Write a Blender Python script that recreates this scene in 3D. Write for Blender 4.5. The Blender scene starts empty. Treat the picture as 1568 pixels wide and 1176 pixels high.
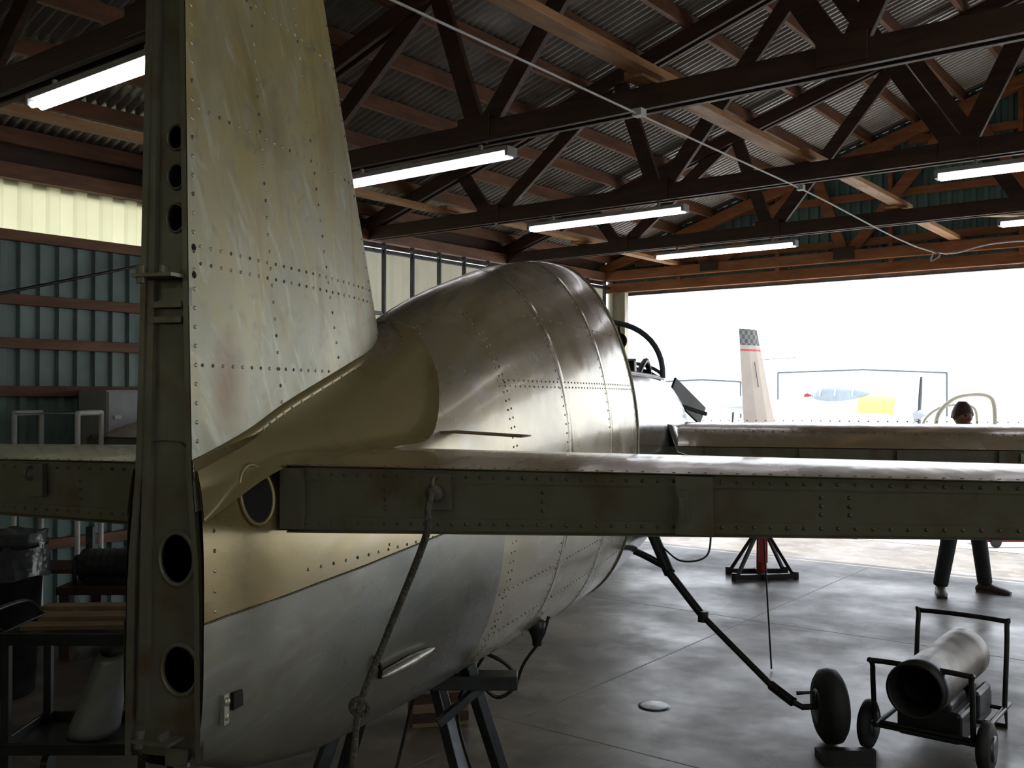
import bpy, bmesh, math, random
from mathutils import Vector, Matrix
random.seed(7)
sc = bpy.context.scene
C, S = math.cos(math.radians(37.5)), math.sin(math.radians(37.5))

def site(a, b, z=0.0):
    """ground grid (metres) rotated 37.5 deg to the building: a = across, b = along"""
    return Vector((C*a - S*b, S*a + C*b, z))

# ------------------------------------------------------------------ materials
def nd(nt, t, x=0, y=0, **kw):
    n = nt.nodes.new(t)
    for k, v in kw.items():
        setattr(n, k, v)
    return n

def pmat(name, c1, c2=None, scale=4.0, rough=0.5, rvar=0.0, metal=0.0, bump=0.0, bscale=30.0,
         stretch=(1, 1, 1), coat=0.0, contrast=(0.35, 0.65), c3=None, s3=20, emit=None, estr=0):
    m = bpy.data.materials.new(name); m.use_nodes = True
    nt = m.node_tree; b = nt.nodes['Principled BSDF']
    L = nt.links.new
    tc = nd(nt, 'ShaderNodeTexCoord'); mp = nd(nt, 'ShaderNodeMapping')
    mp.inputs['Scale'].default_value = stretch
    L(tc.outputs['Object'], mp.inputs['Vector'])
    no = nd(nt, 'ShaderNodeTexNoise'); no.inputs['Scale'].default_value = scale
    no.inputs['Detail'].default_value = 6; no.inputs['Roughness'].default_value = 0.6
    L(mp.outputs['Vector'], no.inputs['Vector'])
    cr = nd(nt, 'ShaderNodeValToRGB')
    cr.color_ramp.elements[0].position = contrast[0]; cr.color_ramp.elements[1].position = contrast[1]
    c2 = c2 or tuple(x*0.8 for x in c1)
    cr.color_ramp.elements[0].color = (*c1, 1); cr.color_ramp.elements[1].color = (*c2, 1)
    L(no.outputs['Fac'], cr.inputs['Fac'])
    colout = cr.outputs['Color']
    if c3:
        n3 = nd(nt, 'ShaderNodeTexNoise'); n3.inputs['Scale'].default_value = s3
        n3.inputs['Detail'].default_value = 8
        L(mp.outputs['Vector'], n3.inputs['Vector'])
        r3 = nd(nt, 'ShaderNodeValToRGB')
        r3.color_ramp.elements[0].position = 0.52; r3.color_ramp.elements[1].position = 0.68
        L(n3.outputs['Fac'], r3.inputs['Fac'])
        mx = nd(nt, 'ShaderNodeMix', data_type='RGBA')
        L(r3.outputs['Color'], mx.inputs['Factor']); L(colout, mx.inputs['A']); mx.inputs['B'].default_value = (*c3, 1)
        colout = mx.outputs['Result']
    L(colout, b.inputs['Base Color'])
    b.inputs['Metallic'].default_value = metal
    b.inputs['Coat Weight'].default_value = coat
    b.inputs['Coat Roughness'].default_value = 0.10
    if rvar:
        mr = nd(nt, 'ShaderNodeMapRange')
        mr.inputs['From Min'].default_value = 0.3; mr.inputs['From Max'].default_value = 0.7
        mr.inputs['To Min'].default_value = max(0.03, rough-rvar); mr.inputs['To Max'].default_value = rough+rvar
        L(no.outputs['Fac'], mr.inputs['Value']); L(mr.outputs['Result'], b.inputs['Roughness'])
    else:
        b.inputs['Roughness'].default_value = rough
    if bump:
        nb = nd(nt, 'ShaderNodeTexNoise'); nb.inputs['Scale'].default_value = bscale; nb.inputs['Detail'].default_value = 2
        L(mp.outputs['Vector'], nb.inputs['Vector'])
        bp = nd(nt, 'ShaderNodeBump'); bp.inputs['Strength'].default_value = bump; bp.inputs['Distance'].default_value = 0.01
        L(nb.outputs['Fac'], bp.inputs['Height']); L(bp.outputs['Normal'], b.inputs['Normal'])
        L(bp.outputs['Normal'], b.inputs['Coat Normal'])
    if emit:
        b.inputs['Emission Color'].default_value = (*emit, 1); b.inputs['Emission Strength'].default_value = estr
    return m

def basemix(m, col, facsock):
    nt = m.node_tree; b = nt.nodes['Principled BSDF']; L = nt.links.new
    src = b.inputs['Base Color'].links[0].from_socket
    mx = nd(nt, 'ShaderNodeMix', data_type='RGBA'); L(facsock, mx.inputs['Factor']); L(src, mx.inputs['A'])
    mx.inputs['B'].default_value = (*col, 1); L(mx.outputs['Result'], b.inputs['Base Color'])
def streaks(m, col, scale=(1, 1, 1), rot=(0, 0, 0), ns=6, lo=0.5, hi=0.7, dist=1.0, amt=1.0):
    """wiped / brushed streaks of a second coating"""
    nt = m.node_tree; L = nt.links.new
    tc = nd(nt, 'ShaderNodeTexCoord'); m1 = nd(nt, 'ShaderNodeMapping'); m1.inputs['Rotation'].default_value = rot
    m2 = nd(nt, 'ShaderNodeMapping'); m2.inputs['Scale'].default_value = scale
    L(tc.outputs['Object'], m1.inputs['Vector']); L(m1.outputs[0], m2.inputs['Vector'])
    no = nd(nt, 'ShaderNodeTexNoise'); no.inputs['Scale'].default_value = ns; no.inputs['Detail'].default_value = 7; no.inputs['Distortion'].default_value = dist
    L(m2.outputs[0], no.inputs['Vector'])
    mr = nd(nt, 'ShaderNodeMapRange'); mr.inputs['From Min'].default_value = lo; mr.inputs['From Max'].default_value = hi; mr.inputs['To Max'].default_value = amt
    L(no.outputs['Fac'], mr.inputs['Value']); basemix(m, col, mr.outputs[0])
def stain(m, col, c, r0, r1, scale=(1, 1, 1), amt=1.0):
    nt = m.node_tree; L = nt.links.new
    tc = nd(nt, 'ShaderNodeTexCoord'); mp = nd(nt, 'ShaderNodeVectorMath', operation='SUBTRACT'); mp.inputs[1].default_value = c
    L(tc.outputs['Object'], mp.inputs[0]); ml = nd(nt, 'ShaderNodeVectorMath', operation='MULTIPLY'); ml.inputs[1].default_value = scale
    L(mp.outputs[0], ml.inputs[0]); ln = nd(nt, 'ShaderNodeVectorMath', operation='LENGTH'); L(ml.outputs[0], ln.inputs[0])
    mr = nd(nt, 'ShaderNodeMapRange'); mr.inputs['From Min'].default_value = r1; mr.inputs['From Max'].default_value = r0; mr.inputs['To Max'].default_value = amt
    L(ln.outputs['Value'], mr.inputs['Value']); basemix(m, col, mr.outputs[0])

def translucent(name, col, col2, fac=0.6):
    m = bpy.data.materials.new(name); m.use_nodes = True
    nt = m.node_tree; nt.nodes.remove(nt.nodes['Principled BSDF']); out = nt.nodes['Material Output']
    tc = nd(nt, 'ShaderNodeTexCoord'); no = nd(nt, 'ShaderNodeTexNoise'); no.inputs['Scale'].default_value = 3
    cr = nd(nt, 'ShaderNodeValToRGB'); cr.color_ramp.elements[0].color = (*col, 1); cr.color_ramp.elements[1].color = (*col2, 1)
    t = nd(nt, 'ShaderNodeBsdfTranslucent'); d = nd(nt, 'ShaderNodeBsdfDiffuse'); mx = nd(nt, 'ShaderNodeMixShader')
    mx.inputs['Fac'].default_value = fac
    L = nt.links.new
    L(tc.outputs['Object'], no.inputs['Vector']); L(no.outputs['Fac'], cr.inputs['Fac'])
    L(cr.outputs['Color'], t.inputs['Color']); L(cr.outputs['Color'], d.inputs['Color'])
    L(d.outputs[0], mx.inputs[1]); L(t.outputs[0], mx.inputs[2]); L(mx.outputs[0], out.inputs['Surface'])
    return m

# ------------------------------------------------------------------ mesh builder
def catmull(pts, n=6):
    pts = [Vector(p) for p in pts]
    if len(pts) < 3: return pts
    P = [2*pts[0]-pts[1]] + pts + [2*pts[-1]-pts[-2]]
    out = []
    for i in range(1, len(P)-2):
        for k in range(n):
            t = k/n
            a, b, c, d = P[i-1], P[i], P[i+1], P[i+2]
            out.append(0.5*((2*b) + (c-a)*t + (2*a-5*b+4*c-d)*t*t + (3*b-a-3*c+d)*t**3))
    out.append(pts[-1])
    return out

class MB:
    def __init__(s): s.v = []; s.f = []; s.m = []; s.sm = []
    def add(s, vs, fs, mi=0, smooth=False):
        o = len(s.v); s.v += [tuple(x) for x in vs]
        for f in fs:
            s.f.append(tuple(i+o for i in f)); s.m.append(mi); s.sm.append(smooth)
    def hexa(s, p, mi=0):
        s.add(p, [(0,3,2,1),(4,5,6,7),(0,1,5,4),(1,2,6,5),(2,3,7,6),(3,0,4,7)], mi)
    def box(s, c, d, mi=0, rot=None):
        c = Vector(c); x, y, z = d[0]/2, d[1]/2, d[2]/2
        ps = [Vector(q) for q in [(-x,-y,-z),(x,-y,-z),(x,y,-z),(-x,y,-z),(-x,-y,z),(x,-y,z),(x,y,z),(-x,y,z)]]
        if rot is not None: ps = [rot @ q for q in ps]
        s.hexa([q+c for q in ps], mi)
    def beam(s, p0, p1, w, h, mi=0, up=(0, 0, 1)):
        p0, p1 = Vector(p0), Vector(p1); d = (p1-p0).normalized(); up = Vector(up)
        if abs(d.dot(up)) > 0.99: up = Vector((0, 1, 0))
        r = d.cross(up).normalized()*w/2; u = r.cross(d).normalized()*h/2
        s.hexa([p0-r-u, p0+r-u, p1+r-u, p1-r-u, p0-r+u, p0+r+u, p1+r+u, p1-r+u], mi)
    def loft(s, rings, closed=True, caps=(False, False), mi=0, smooth=True):
        n = len(rings[0]); vs = [p for r in rings for p in r]; fs = []
        for i in range(len(rings)-1):
            for j in range(n if closed else n-1):
                k = (j+1) % n
                fs.append((i*n+j, i*n+k, (i+1)*n+k, (i+1)*n+j))
        s.add(vs, fs, mi, smooth)
        if caps[0]: s.add(rings[0], [tuple(range(n))[::-1]], mi)
        if caps[1]: s.add(rings[-1], [tuple(range(n))], mi)
    def tube(s, pts, r, n=8, mi=0, smoothpts=True, sub=6):
        pts = catmull(pts, sub) if smoothpts else [Vector(p) for p in pts]
        rings = []; N = len(pts); ref = None
        for i, p in enumerate(pts):
            d = (pts[min(i+1, N-1)]-pts[max(i-1, 0)]).normalized()
            if ref is None:
                ref = Vector((0, 0, 1)) if abs(d.z) < 0.9 else Vector((1, 0, 0))
            a = (ref - d*ref.dot(d)).normalized(); b = d.cross(a); ref = a
            rr = r(i/(N-1)) if callable(r) else r
            rings.append([p + (a*math.cos(t)+b*math.sin(t))*rr for t in [2*math.pi*k/n for k in range(n)]])
        s.loft(rings, True, (True, True), mi)
    def cyl(s, p0, p1, r0, r1=None, n=24, mi=0, caps=True):
        r1 = r0 if r1 is None else r1
        p0, p1 = Vector(p0), Vector(p1)
        s.prof(p0, (p1-p0).normalized(), [(0, r0), ((p1-p0).length, r1)], n, mi, caps)
    def prof(s, o, axis, prof, n=24, mi=0, caps=True, smooth=True):
        o = Vector(o); d = Vector(axis).normalized()
        a = d.orthogonal().normalized(); b = d.cross(a)
        rings = [[o + d*t + (a*math.cos(q)+b*math.sin(q))*r for q in [2*math.pi*k/n for k in range(n)]] for t, r in prof]
        s.loft(rings, True, (caps, caps), mi, smooth)
    def ball(s, c, r, mi=0, n=16, m=10):
        c = Vector(c); r = Vector(r) if not isinstance(r, (int, float)) else Vector((r, r, r))
        rings = []
        for i in range(m+1):
            t = math.pi*(0.02+0.96*i/m)
            rings.append([c + Vector((r.x*math.sin(t)*math.cos(q), r.y*math.sin(t)*math.sin(q), r.z*math.cos(t))) for q in [2*math.pi*k/n for k in range(n)]])
        s.loft(rings, True, (True, True), mi)
    def torus(s, c, axis, R, r, n=32, k=8, mi=0):
        c = Vector(c); d = Vector(axis).normalized(); a = d.orthogonal().normalized(); b = d.cross(a)
        vs = []; fs = []
        for i in range(n):
            q = 2*math.pi*i/n; e = a*math.cos(q)+b*math.sin(q)
            for j in range(k):
                w = 2*math.pi*j/k
                vs.append(c+e*(R+r*math.cos(w))+d*r*math.sin(w))
        for i in range(n):
            for j in range(k):
                fs.append((i*k+j, ((i+1) % n)*k+j, ((i+1) % n)*k+(j+1) % k, i*k+(j+1) % k))
        s.add(vs, fs, mi, True)
    def rivet(s, p, nrm, r=0.004, h=0.0015, mi=0):
        p = Vector(p); d = Vector(nrm).normalized(); a = d.orthogonal().normalized(); b = d.cross(a)
        n = 7; vs = []
        for rr, hh in ((r, 0), (r*0.75, h*0.8)):
            vs += [p + (a*math.cos(q)+b*math.sin(q))*rr + d*hh for q in [2*math.pi*k/n for k in range(n)]]
        vs.append(p+d*h)
        fs = [(j, (j+1) % n, n+(j+1) % n, n+j) for j in range(n)] + [(n+j, n+(j+1) % n, 2*n) for j in range(n)]
        s.add(vs, fs, mi, True)
    def obj(s, name, mats, parent=None, bevel=0.0, solid=0.0, recalc=True, loc=None, rotz=0.0):
        me = bpy.data.meshes.new(name); me.from_pydata(s.v, [], s.f)
        for m in (mats if isinstance(mats, (list, tuple)) else [mats]): me.materials.append(m)
        me.polygons.foreach_set('material_index', s.m); me.polygons.foreach_set('use_smooth', s.sm)
        if recalc:
            bm = bmesh.new(); bm.from_mesh(me); bmesh.ops.recalc_face_normals(bm, faces=bm.faces); bm.to_mesh(me); bm.free()
        me.update()
        o = bpy.data.objects.new(name, me); sc.collection.objects.link(o)
        if parent: o.parent = parent
        if loc is not None: o.location = loc
        o.rotation_euler.z = rotz
        if solid:
            q = o.modifiers.new('solid', 'SOLIDIFY'); q.thickness = solid; q.offset = -1
        if bevel:
            q = o.modifiers.new('bev', 'BEVEL'); q.width = bevel; q.segments = 2; q.limit_method = 'ANGLE'
        return o

def empty(name, loc=(0, 0, 0), rotz=0.0):
    e = bpy.data.objects.new(name, None); sc.collection.objects.link(e)
    e.location = loc; e.rotation_euler.z = rotz; e.empty_display_size = 0.2
    return e

# ------------------------------------------------------------------ palette
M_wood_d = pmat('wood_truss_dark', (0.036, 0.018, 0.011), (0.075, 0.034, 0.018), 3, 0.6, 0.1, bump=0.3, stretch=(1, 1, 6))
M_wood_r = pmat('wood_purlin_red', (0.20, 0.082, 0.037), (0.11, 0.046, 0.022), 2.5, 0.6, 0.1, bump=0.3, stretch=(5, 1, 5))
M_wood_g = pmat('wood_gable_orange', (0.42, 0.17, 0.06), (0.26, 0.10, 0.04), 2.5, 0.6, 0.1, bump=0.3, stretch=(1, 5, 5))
M_wood_l = pmat('wood_brace_light', (0.50, 0.27, 0.12), (0.34, 0.16, 0.07), 2.5, 0.6, 0.1, bump=0.3, stretch=(6, 1, 6))
M_roof = pmat('roof_galvanised', (0.42, 0.41, 0.39), (0.26, 0.255, 0.245), 1.5, 0.38, 0.1, metal=0.6, c3=(0.28, 0.24, 0.20), s3=3)
M_green = pmat('wall_green_steel', (0.17, 0.25, 0.23), (0.12, 0.18, 0.17), 2, 0.45, 0.1, metal=0.1)
M_gable = pmat('gable_green_steel', (0.15, 0.27, 0.245), (0.11, 0.20, 0.185), 2, 0.5, 0.1, metal=0.1)
M_cream = pmat('wall_cream_steel', (0.45, 0.42, 0.33), (0.36, 0.33, 0.26), 2, 0.5, 0.1)
M_trans = translucent('fibreglass_panel', (0.60, 0.57, 0.36), (0.74, 0.71, 0.48), 0.62)
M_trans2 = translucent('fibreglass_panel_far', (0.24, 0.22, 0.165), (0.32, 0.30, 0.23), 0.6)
M_sky = translucent('added_skylight', (0.75, 0.74, 0.66), (0.85, 0.84, 0.76), 0.75)
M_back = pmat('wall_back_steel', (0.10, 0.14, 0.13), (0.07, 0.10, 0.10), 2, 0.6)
M_lamp = pmat('fluorescent_tube', (0.9, 0.9, 0.9), rough=0.4, emit=(0.97, 0.93, 1.0), estr=5)
M_fix = pmat('fixture_enamel', (0.35, 0.35, 0.34), rough=0.4)
M_wire = pmat('cable_white', (0.6, 0.6, 0.58), rough=0.5)
M_black = pmat('black_metal', (0.012, 0.012, 0.013), (0.03, 0.03, 0.03), 6, 0.4, 0.1, metal=0.3)
M_rubber = pmat('rubber', (0.012, 0.012, 0.012), (0.02, 0.02, 0.02), 8, 0.7, 0.1, bump=0.2)
M_steel = pmat('dark_steel', (0.10, 0.11, 0.12), (0.05, 0.055, 0.06), 6, 0.35, 0.1, metal=0.7)
M_alu = pmat('bare_aluminium', (0.80, 0.82, 0.83), (0.62, 0.64, 0.65), 4, 0.16, 0.08, metal=0.95, bump=0.2, bscale=3)
M_prim = pmat('primer_fuselage', (0.42, 0.36, 0.21), (0.38, 0.345, 0.25), 2.2, 0.26, 0.09, metal=0.62, bump=0.35, bscale=4, coat=0.3)
streaks(M_prim, (0.45, 0.435, 0.38), (1.0, 1, 3.5), (0, 0.3, 0.2), 2.6, 0.50, 0.72, 1.6, 0.8)
streaks(M_prim, (0.27, 0.21, 0.12), (0.8, 1, 2.2), (0, -0.5, 0), 2.2, 0.55, 0.75, 1.0, 0.6)
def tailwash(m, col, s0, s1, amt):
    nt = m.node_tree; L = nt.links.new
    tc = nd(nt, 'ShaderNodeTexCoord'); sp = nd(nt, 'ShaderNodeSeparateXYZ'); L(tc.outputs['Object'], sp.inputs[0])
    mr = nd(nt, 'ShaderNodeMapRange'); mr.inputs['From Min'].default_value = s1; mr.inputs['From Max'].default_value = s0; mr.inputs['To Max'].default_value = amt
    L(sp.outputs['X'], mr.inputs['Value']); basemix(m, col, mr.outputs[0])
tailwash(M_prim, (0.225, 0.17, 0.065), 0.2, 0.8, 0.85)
M_fillet = pmat('primer_fillet_yellow', (0.38, 0.31, 0.15), (0.34, 0.285, 0.16), 3, 0.22, 0.08, metal=0.55, bump=0.2, bscale=5, coat=0.4)
streaks(M_fillet, (0.26, 0.19, 0.09), (1, 1, 1), (0, 0, 0), 5, 0.56, 0.72, 1.0, 0.7)
M_gold = pmat('flange_gold', (0.32, 0.26, 0.11), (0.25, 0.21, 0.12), 12, 0.35, 0.1, metal=0.5)
M_prim_b = pmat('primer_belly_grey', (0.215, 0.225, 0.205), (0.245, 0.235, 0.175), 2.5, 0.30, 0.08, metal=0.6, bump=0.35, bscale=4, coat=0.2)
streaks(M_prim_b, (0.30, 0.305, 0.29), (1, 1, 4), (0, 0.2, 0), 4, 0.52, 0.72, 1.5, 0.7)
streaks(M_prim_b, (0.18, 0.145, 0.085), (1, 1, 1), (0, 0, 0), 3, 0.54, 0.72, 1.0, 0.7)
M_spar = pmat('spar_grey_primer', (0.155, 0.148, 0.115), (0.115, 0.108, 0.075), 5, 0.42, 0.1, metal=0.35, c3=(0.11, 0.075, 0.045), s3=7)
M_rivet = pmat('rivet_metal', (0.42, 0.41, 0.35), (0.28, 0.26, 0.20), 30, 0.35, 0.1, metal=0.6)
M_rivetd = pmat('rivet_dark', (0.08, 0.075, 0.055), (0.12, 0.11, 0.08), 30, 0.4, 0.1, metal=0.5)
M_wing = pmat('primer_tan_gloss', (0.38, 0.285, 0.15), (0.32, 0.255, 0.15), 2, 0.24, 0.08, metal=0.3, bump=0.25, bscale=4, coat=0.5, stretch=(1, 3, 1))
streaks(M_wing, (0.22, 0.15, 0.075), (2, 1, 1), (0, 0, 0.2), 4, 0.54, 0.72, 1.5, 0.7)
M_dark = pmat('opening_dark', (0.006, 0.006, 0.006), rough=0.9)
M_rope = pmat('rope_fibre', (0.10, 0.09, 0.07), (0.05, 0.045, 0.035), 60, 0.8, bump=0.8, bscale=120)
M_red = pmat('red_paint', (0.35, 0.02, 0.015), (0.25, 0.015, 0.01), 5, 0.4)
M_white = pmat('white_paint', (0.6, 0.6, 0.58), (0.5, 0.5, 0.48), 4, 0.45)
M_grey = pmat('grey_enamel', (0.36, 0.37, 0.39), (0.28, 0.29, 0.31), 4, 0.4)
M_tan = pmat('heater_tan', (0.17, 0.135, 0.09), (0.12, 0.095, 0.065), 5, 0.4, 0.1, metal=0.2)
M_ply = pmat('plywood', (0.26, 0.18, 0.10), (0.18, 0.12, 0.07), 5, 0.7)
M_hemblue = pmat('frame_blue_grey', (0.07, 0.09, 0.11), (0.09, 0.11, 0.13), 5, 0.35, metal=0.3)

def fin_material():
    m = pmat('primer_fin', (0.40, 0.325, 0.115), (0.34, 0.29, 0.13), 3, 0.40, 0.1, metal=0.4, bump=0.2, bscale=6, stretch=(1, 1, 0.6))
    nt = m.node_tree; L = nt.links.new; b = nt.nodes['Principled BSDF']
    tc = nd(nt, 'ShaderNodeTexCoord'); sp = nd(nt, 'ShaderNodeSeparateXYZ'); L(tc.outputs['Object'], sp.inputs[0])
    no = nd(nt, 'ShaderNodeTexNoise'); no.inputs['Scale'].default_value = 4; no.inputs['Detail'].default_value = 8
    no.inputs['Distortion'].default_value = 1.5
    mp = nd(nt, 'ShaderNodeMapping'); mp.inputs['Scale'].default_value = (1.6, 1, 0.7); mp.inputs['Rotation'].default_value = (0, 0.5, 0)
    L(tc.outputs['Object'], mp.inputs['Vector']); L(mp.outputs[0], no.inputs['Vector'])
    mr = nd(nt, 'ShaderNodeMapRange'); mr.inputs['From Min'].default_value = 2.75; mr.inputs['From Max'].default_value = 1.85
    L(sp.outputs['Z'], mr.inputs['Value'])
    ma = nd(nt, 'ShaderNodeMath', operation='MULTIPLY_ADD'); L(no.outputs['Fac'], ma.inputs[0]); ma.inputs[1].default_value = 1.8; ma.inputs[2].default_value = -0.95
    ad = nd(nt, 'ShaderNodeMath', operation='ADD', use_clamp=True); L(mr.outputs[0], ad.inputs[0]); L(ma.outputs[0], ad.inputs[1])
    basemix(m, (0.29, 0.29, 0.215), ad.outputs[0])
    streaks(m, (0.46, 0.46, 0.40), (3.2, 1, 0.8), (0, 0.45, 0), 5, 0.55, 0.75, 2.0, 0.7)
    streaks(m, (0.24, 0.18, 0.07), (2.5, 1, 0.8), (0, 0.2, 0), 3, 0.52, 0.74, 1.5, 0.7)
    streaks(m, (0.20, 0.20, 0.15), (1.2, 1, 1.2), (0, -0.3, 0), 7, 0.56, 0.72, 2.5, 0.6)
    stain(m, (0.16, 0.085, 0.035), (0.13, -0.06, 1.775), 0.01, 0.075, (1, 1, 0.55), 0.75)
    return m
M_fin = fin_material()

def floor_material():
    m = pmat('concrete_floor', (0.16, 0.135, 0.112), (0.095, 0.08, 0.066), 0.9, 0.42, 0.2, c3=(0.20, 0.18, 0.16), s3=2.2, bump=0.5, bscale=2.6, contrast=(0.4, 0.6))
    streaks(m, (0.06, 0.049, 0.040), (1, 1, 1), (0, 0, 0), 1.7, 0.54, 0.66, 1.2, 0.8)
    streaks(m, (0.25, 0.225, 0.20), (1, 1, 1), (0, 0, 0.4), 2.6, 0.56, 0.68, 2.0, 0.7)
    return m
M_floor = floor_material()
M_apron = pmat('apron_concrete', (0.5, 0.5, 0.48), (0.42, 0.42, 0.40), 0.6, 0.8)

# ------------------------------------------------------------------ building
XL, XR, YB, YD = -7.5, 7.5, -6.0, 12.0
EAVE = 3.45; SL = 0.31
def zr(x): return EAVE + SL*(7.5-abs(x))

b = MB(); b.box((0, (YB+YD)/2, -0.1), (15.0, YD-YB, 0.2)); b.obj('floor', M_floor)
b = MB()
for y in (1.2, 4.2, 7.2, 10.2): b.box((0, y, 0.0005), (15, 0.010, 0.001))
for x in (-6.2, -3.2, -0.2, 2.8): b.box((x, 3, 0.0006), (0.010, 18, 0.001))
b.obj('trim_1', pmat('joint_filler', (0.10, 0.09, 0.08), (0.22, 0.20, 0.18), rough=0.5))
b = MB(); b.box((0, 70, -0.16), (400, 400, 0.1)); b.box((0, 62.03, -0.055), (120, 100, 0.11)); b.obj('ground', M_apron)

def corr_wall(mb, p0, p1, z0, z1, per=0.15, amp=0.018, mi=0, ztop=None):
    p0, p1 = Vector((*p0, 0)), Vector((*p1, 0)); L = (p1-p0).length; d = (p1-p0)/L; n = Vector((-d.y, d.x, 0))
    t = 0.0; pts = []
    while t < L-1e-4:
        for q, a in ((0, 0), (0.45, 0), (0.55, 1), (0.9, 1)):
            tt = t+q*per
            if tt <= L: pts.append((tt, a))
        t += per
    pts.append((L, 0))
    vs = []
    for tt, a in pts:
        p = p0+d*tt+n*amp*a
        zt = ztop(p) if ztop else z1
        vs += [(p.x, p.y, z0), (p.x, p.y, max(zt, z0+0.002))]
    mb.add(vs, [(2*i, 2*i+2, 2*i+3, 2*i+1) for i in range(len(pts)-1)], mi)

b = MB()
corr_wall(b, (XL, 6.9), (XL, YB), 0, 2.97, mi=0, amp=0.03)
corr_wall(b, (XL, 6.9), (XL, YB), 2.97, 3.38, per=0.22, amp=0.02, mi=1)
corr_wall(b, (XL, YD), (XL, 6.9), 0, 2.2, per=0.2, mi=2)
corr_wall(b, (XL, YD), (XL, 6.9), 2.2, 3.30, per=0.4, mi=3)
b.box((XL-0.03, (YB+YD)/2, 3.56), (0.03, YD-YB, 0.46), 4)
b.obj('wall_left', [M_green, M_trans, M_cream, M_trans2, M_wood_d], recalc=False)
b = MB()
for z in (0.6, 1.2, 1.78, 2.14, 2.47, 2.95): b.beam((XL+0.06, YB, z), (XL+0.06, 6.9, z), 0.06, 0.08)
b.beam((XL+0.06, YB, 3.43), (XL+0.06, YD, 3.43), 0.08, 0.12)
for z in (2.2, 2.62, 3.28): b.beam((XL+0.06, 6.9, z), (XL+0.06, YD, z), 0.04, 0.04, 2)
for k in range(12): b.beam((XL+0.07, 7.0+k*0.44, 0), (XL+0.07, 7.0+k*0.44, 3.4), 0.045, 0.03, 2, up=(0, 1, 0))
for k in range(5): b.beam((XL+0.12, 0.2-4.7+k*2.35, 0), (XL+0.12, 0.2-4.7+k*2.35, 3.5), 0.14, 0.14, 0, up=(0, 1, 0))
b.obj('trim_2', [M_wood_r, M_cream, M_steel], bevel=0.004)
b = MB(); b.tube([(XL+0.16, 2.9, 2.35), (XL+0.16, 6.4, 3.35)], 0.012, smoothpts=False); b.obj('trim_3', M_black)

WY0, WY1, WS, WZ = -0.5, 4.2, 1.25, 2.85  # unseen window opening, added to throw side light on the tail
b = MB()
corr_wall(b, (XR, YB), (XR, WY0), 0, 3.7); corr_wall(b, (XR, WY1), (XR, YD), 0, 3.7)
corr_wall(b, (XR, WY0), (XR, WY1), WZ, 3.7); corr_wall(b, (XR, WY0), (XR, WY1), 0, WS)
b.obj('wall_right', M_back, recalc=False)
b = MB()
corr_wall(b, (XL, YB), (XR, YB), 0, 2.3)
corr_wall(b, (XL, YB), (XR, YB), 2.3, 3.3, per=0.22, mi=1)  # translucent strip added out of view as rear light for the spars
corr_wall(b, (XL, YB), (XR, YB), 3.3, 3.4, ztop=lambda p: zr(p.x)+0.24)
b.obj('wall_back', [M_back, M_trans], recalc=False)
b = MB()
corr_wall(b, (XR, YD+0.05), (XL, YD+0.05), 3.3, 3.4, per=0.13, amp=0.03, ztop=lambda p: zr(p.x)+0.24)
corr_wall(b, (-7.18, YD+0.05), (XL, YD+0.05), 0, 3.3, mi=1); corr_wall(b, (XR, YD+0.05), (7.18, YD+0.05), 0, 3.3, mi=1)
b.obj('wall_front', [M_gable, M_cream], recalc=False)
b = MB()
b.box((0, YD-0.02, 3.27), (15, 0.07, 0.13), 0); b.box((0, YD-0.08, 3.42), (15, 0.05, 0.09), 1)
b.box((0, YD-0.02, 3.60), (14, 0.05, 0.09), 0); b.box((-1.0, YD-0.01, 4.15), (10.6, 0.05, 0.09), 0)
b.box((-0, YD-0.01, 4.75), (6.6, 0.05, 0.09), 0)
b.box((-7.2, YD, 1.62), (0.08, 0.1, 3.24), 2); b.box((7.2, YD, 1.62), (0.08, 0.1, 3.24), 2)
b.box((0, YD+0.12, 3.20), (15, 0.05, 0.07), 3)
for x in [-6.3+i*1.4 for i in range(10)]: b.beam((x, YD-0.03, 3.3), (x, YD-0.03, zr(x)), 0.05, 0.09, 0)
b.obj('trim_4', [M_wood_g, M_wood_l, M_cream, M_steel], bevel=0.004)

def roof_sheet(b, sg, x0, x1, y0, y1, mi):
    per = 0.078; amp = 0.020; vs = []; n = max(2, int(round((y1-y0)/(per/6))))
    for k in range(n+1):
        y = y0+(y1-y0)*k/n; zz = amp*math.sin(2*math.pi*y/per)
        vs += [(sg*x1, y, zr(x1)+0.25+zz), (sg*x0, y, zr(x0)+0.25+zz)]
    b.add(vs, [(2*i, 2*i+2, 2*i+3, 2*i+1) for i in range(n)], mi, True)
b = MB(); roof_sheet(b, -1, 0, 7.9, YB-0.3, YD+0.5, 0); b.obj('ceiling', M_roof, recalc=False)
b = MB()
SY = [(-3.0, -0.5), (1.2, 4.2)]; ycur = YB-0.3  # skylight bays out of view, added for soft top light on the airplane
for (a0, a1) in SY:
    roof_sheet(b, 1, 0, 7.9, ycur, a0, 0); roof_sheet(b, 1, 0, 2.0, a0, a1, 0); roof_sheet(b, 1, 5.6, 7.9, a0, a1, 0); roof_sheet(b, 1, 2.0, 5.6, a0, a1, 1); ycur = a1
roof_sheet(b, 1, 0, 7.9, ycur, YD+0.5, 0)
b.obj('roof_right', [M_roof, M_sky], recalc=False)
b = MB()
xs = [7.35-0.52*i for i in range(15)]
for x in xs:
    if x < 0.05: continue
    for sg in (-1, 1):
        b.beam((sg*x, YB, zr(x)+0.175), (sg*x, YD+0.3, zr(x)+0.175), 0.045, 0.115, 0)
b.obj('roof_purlins', M_wood_r)

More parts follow.
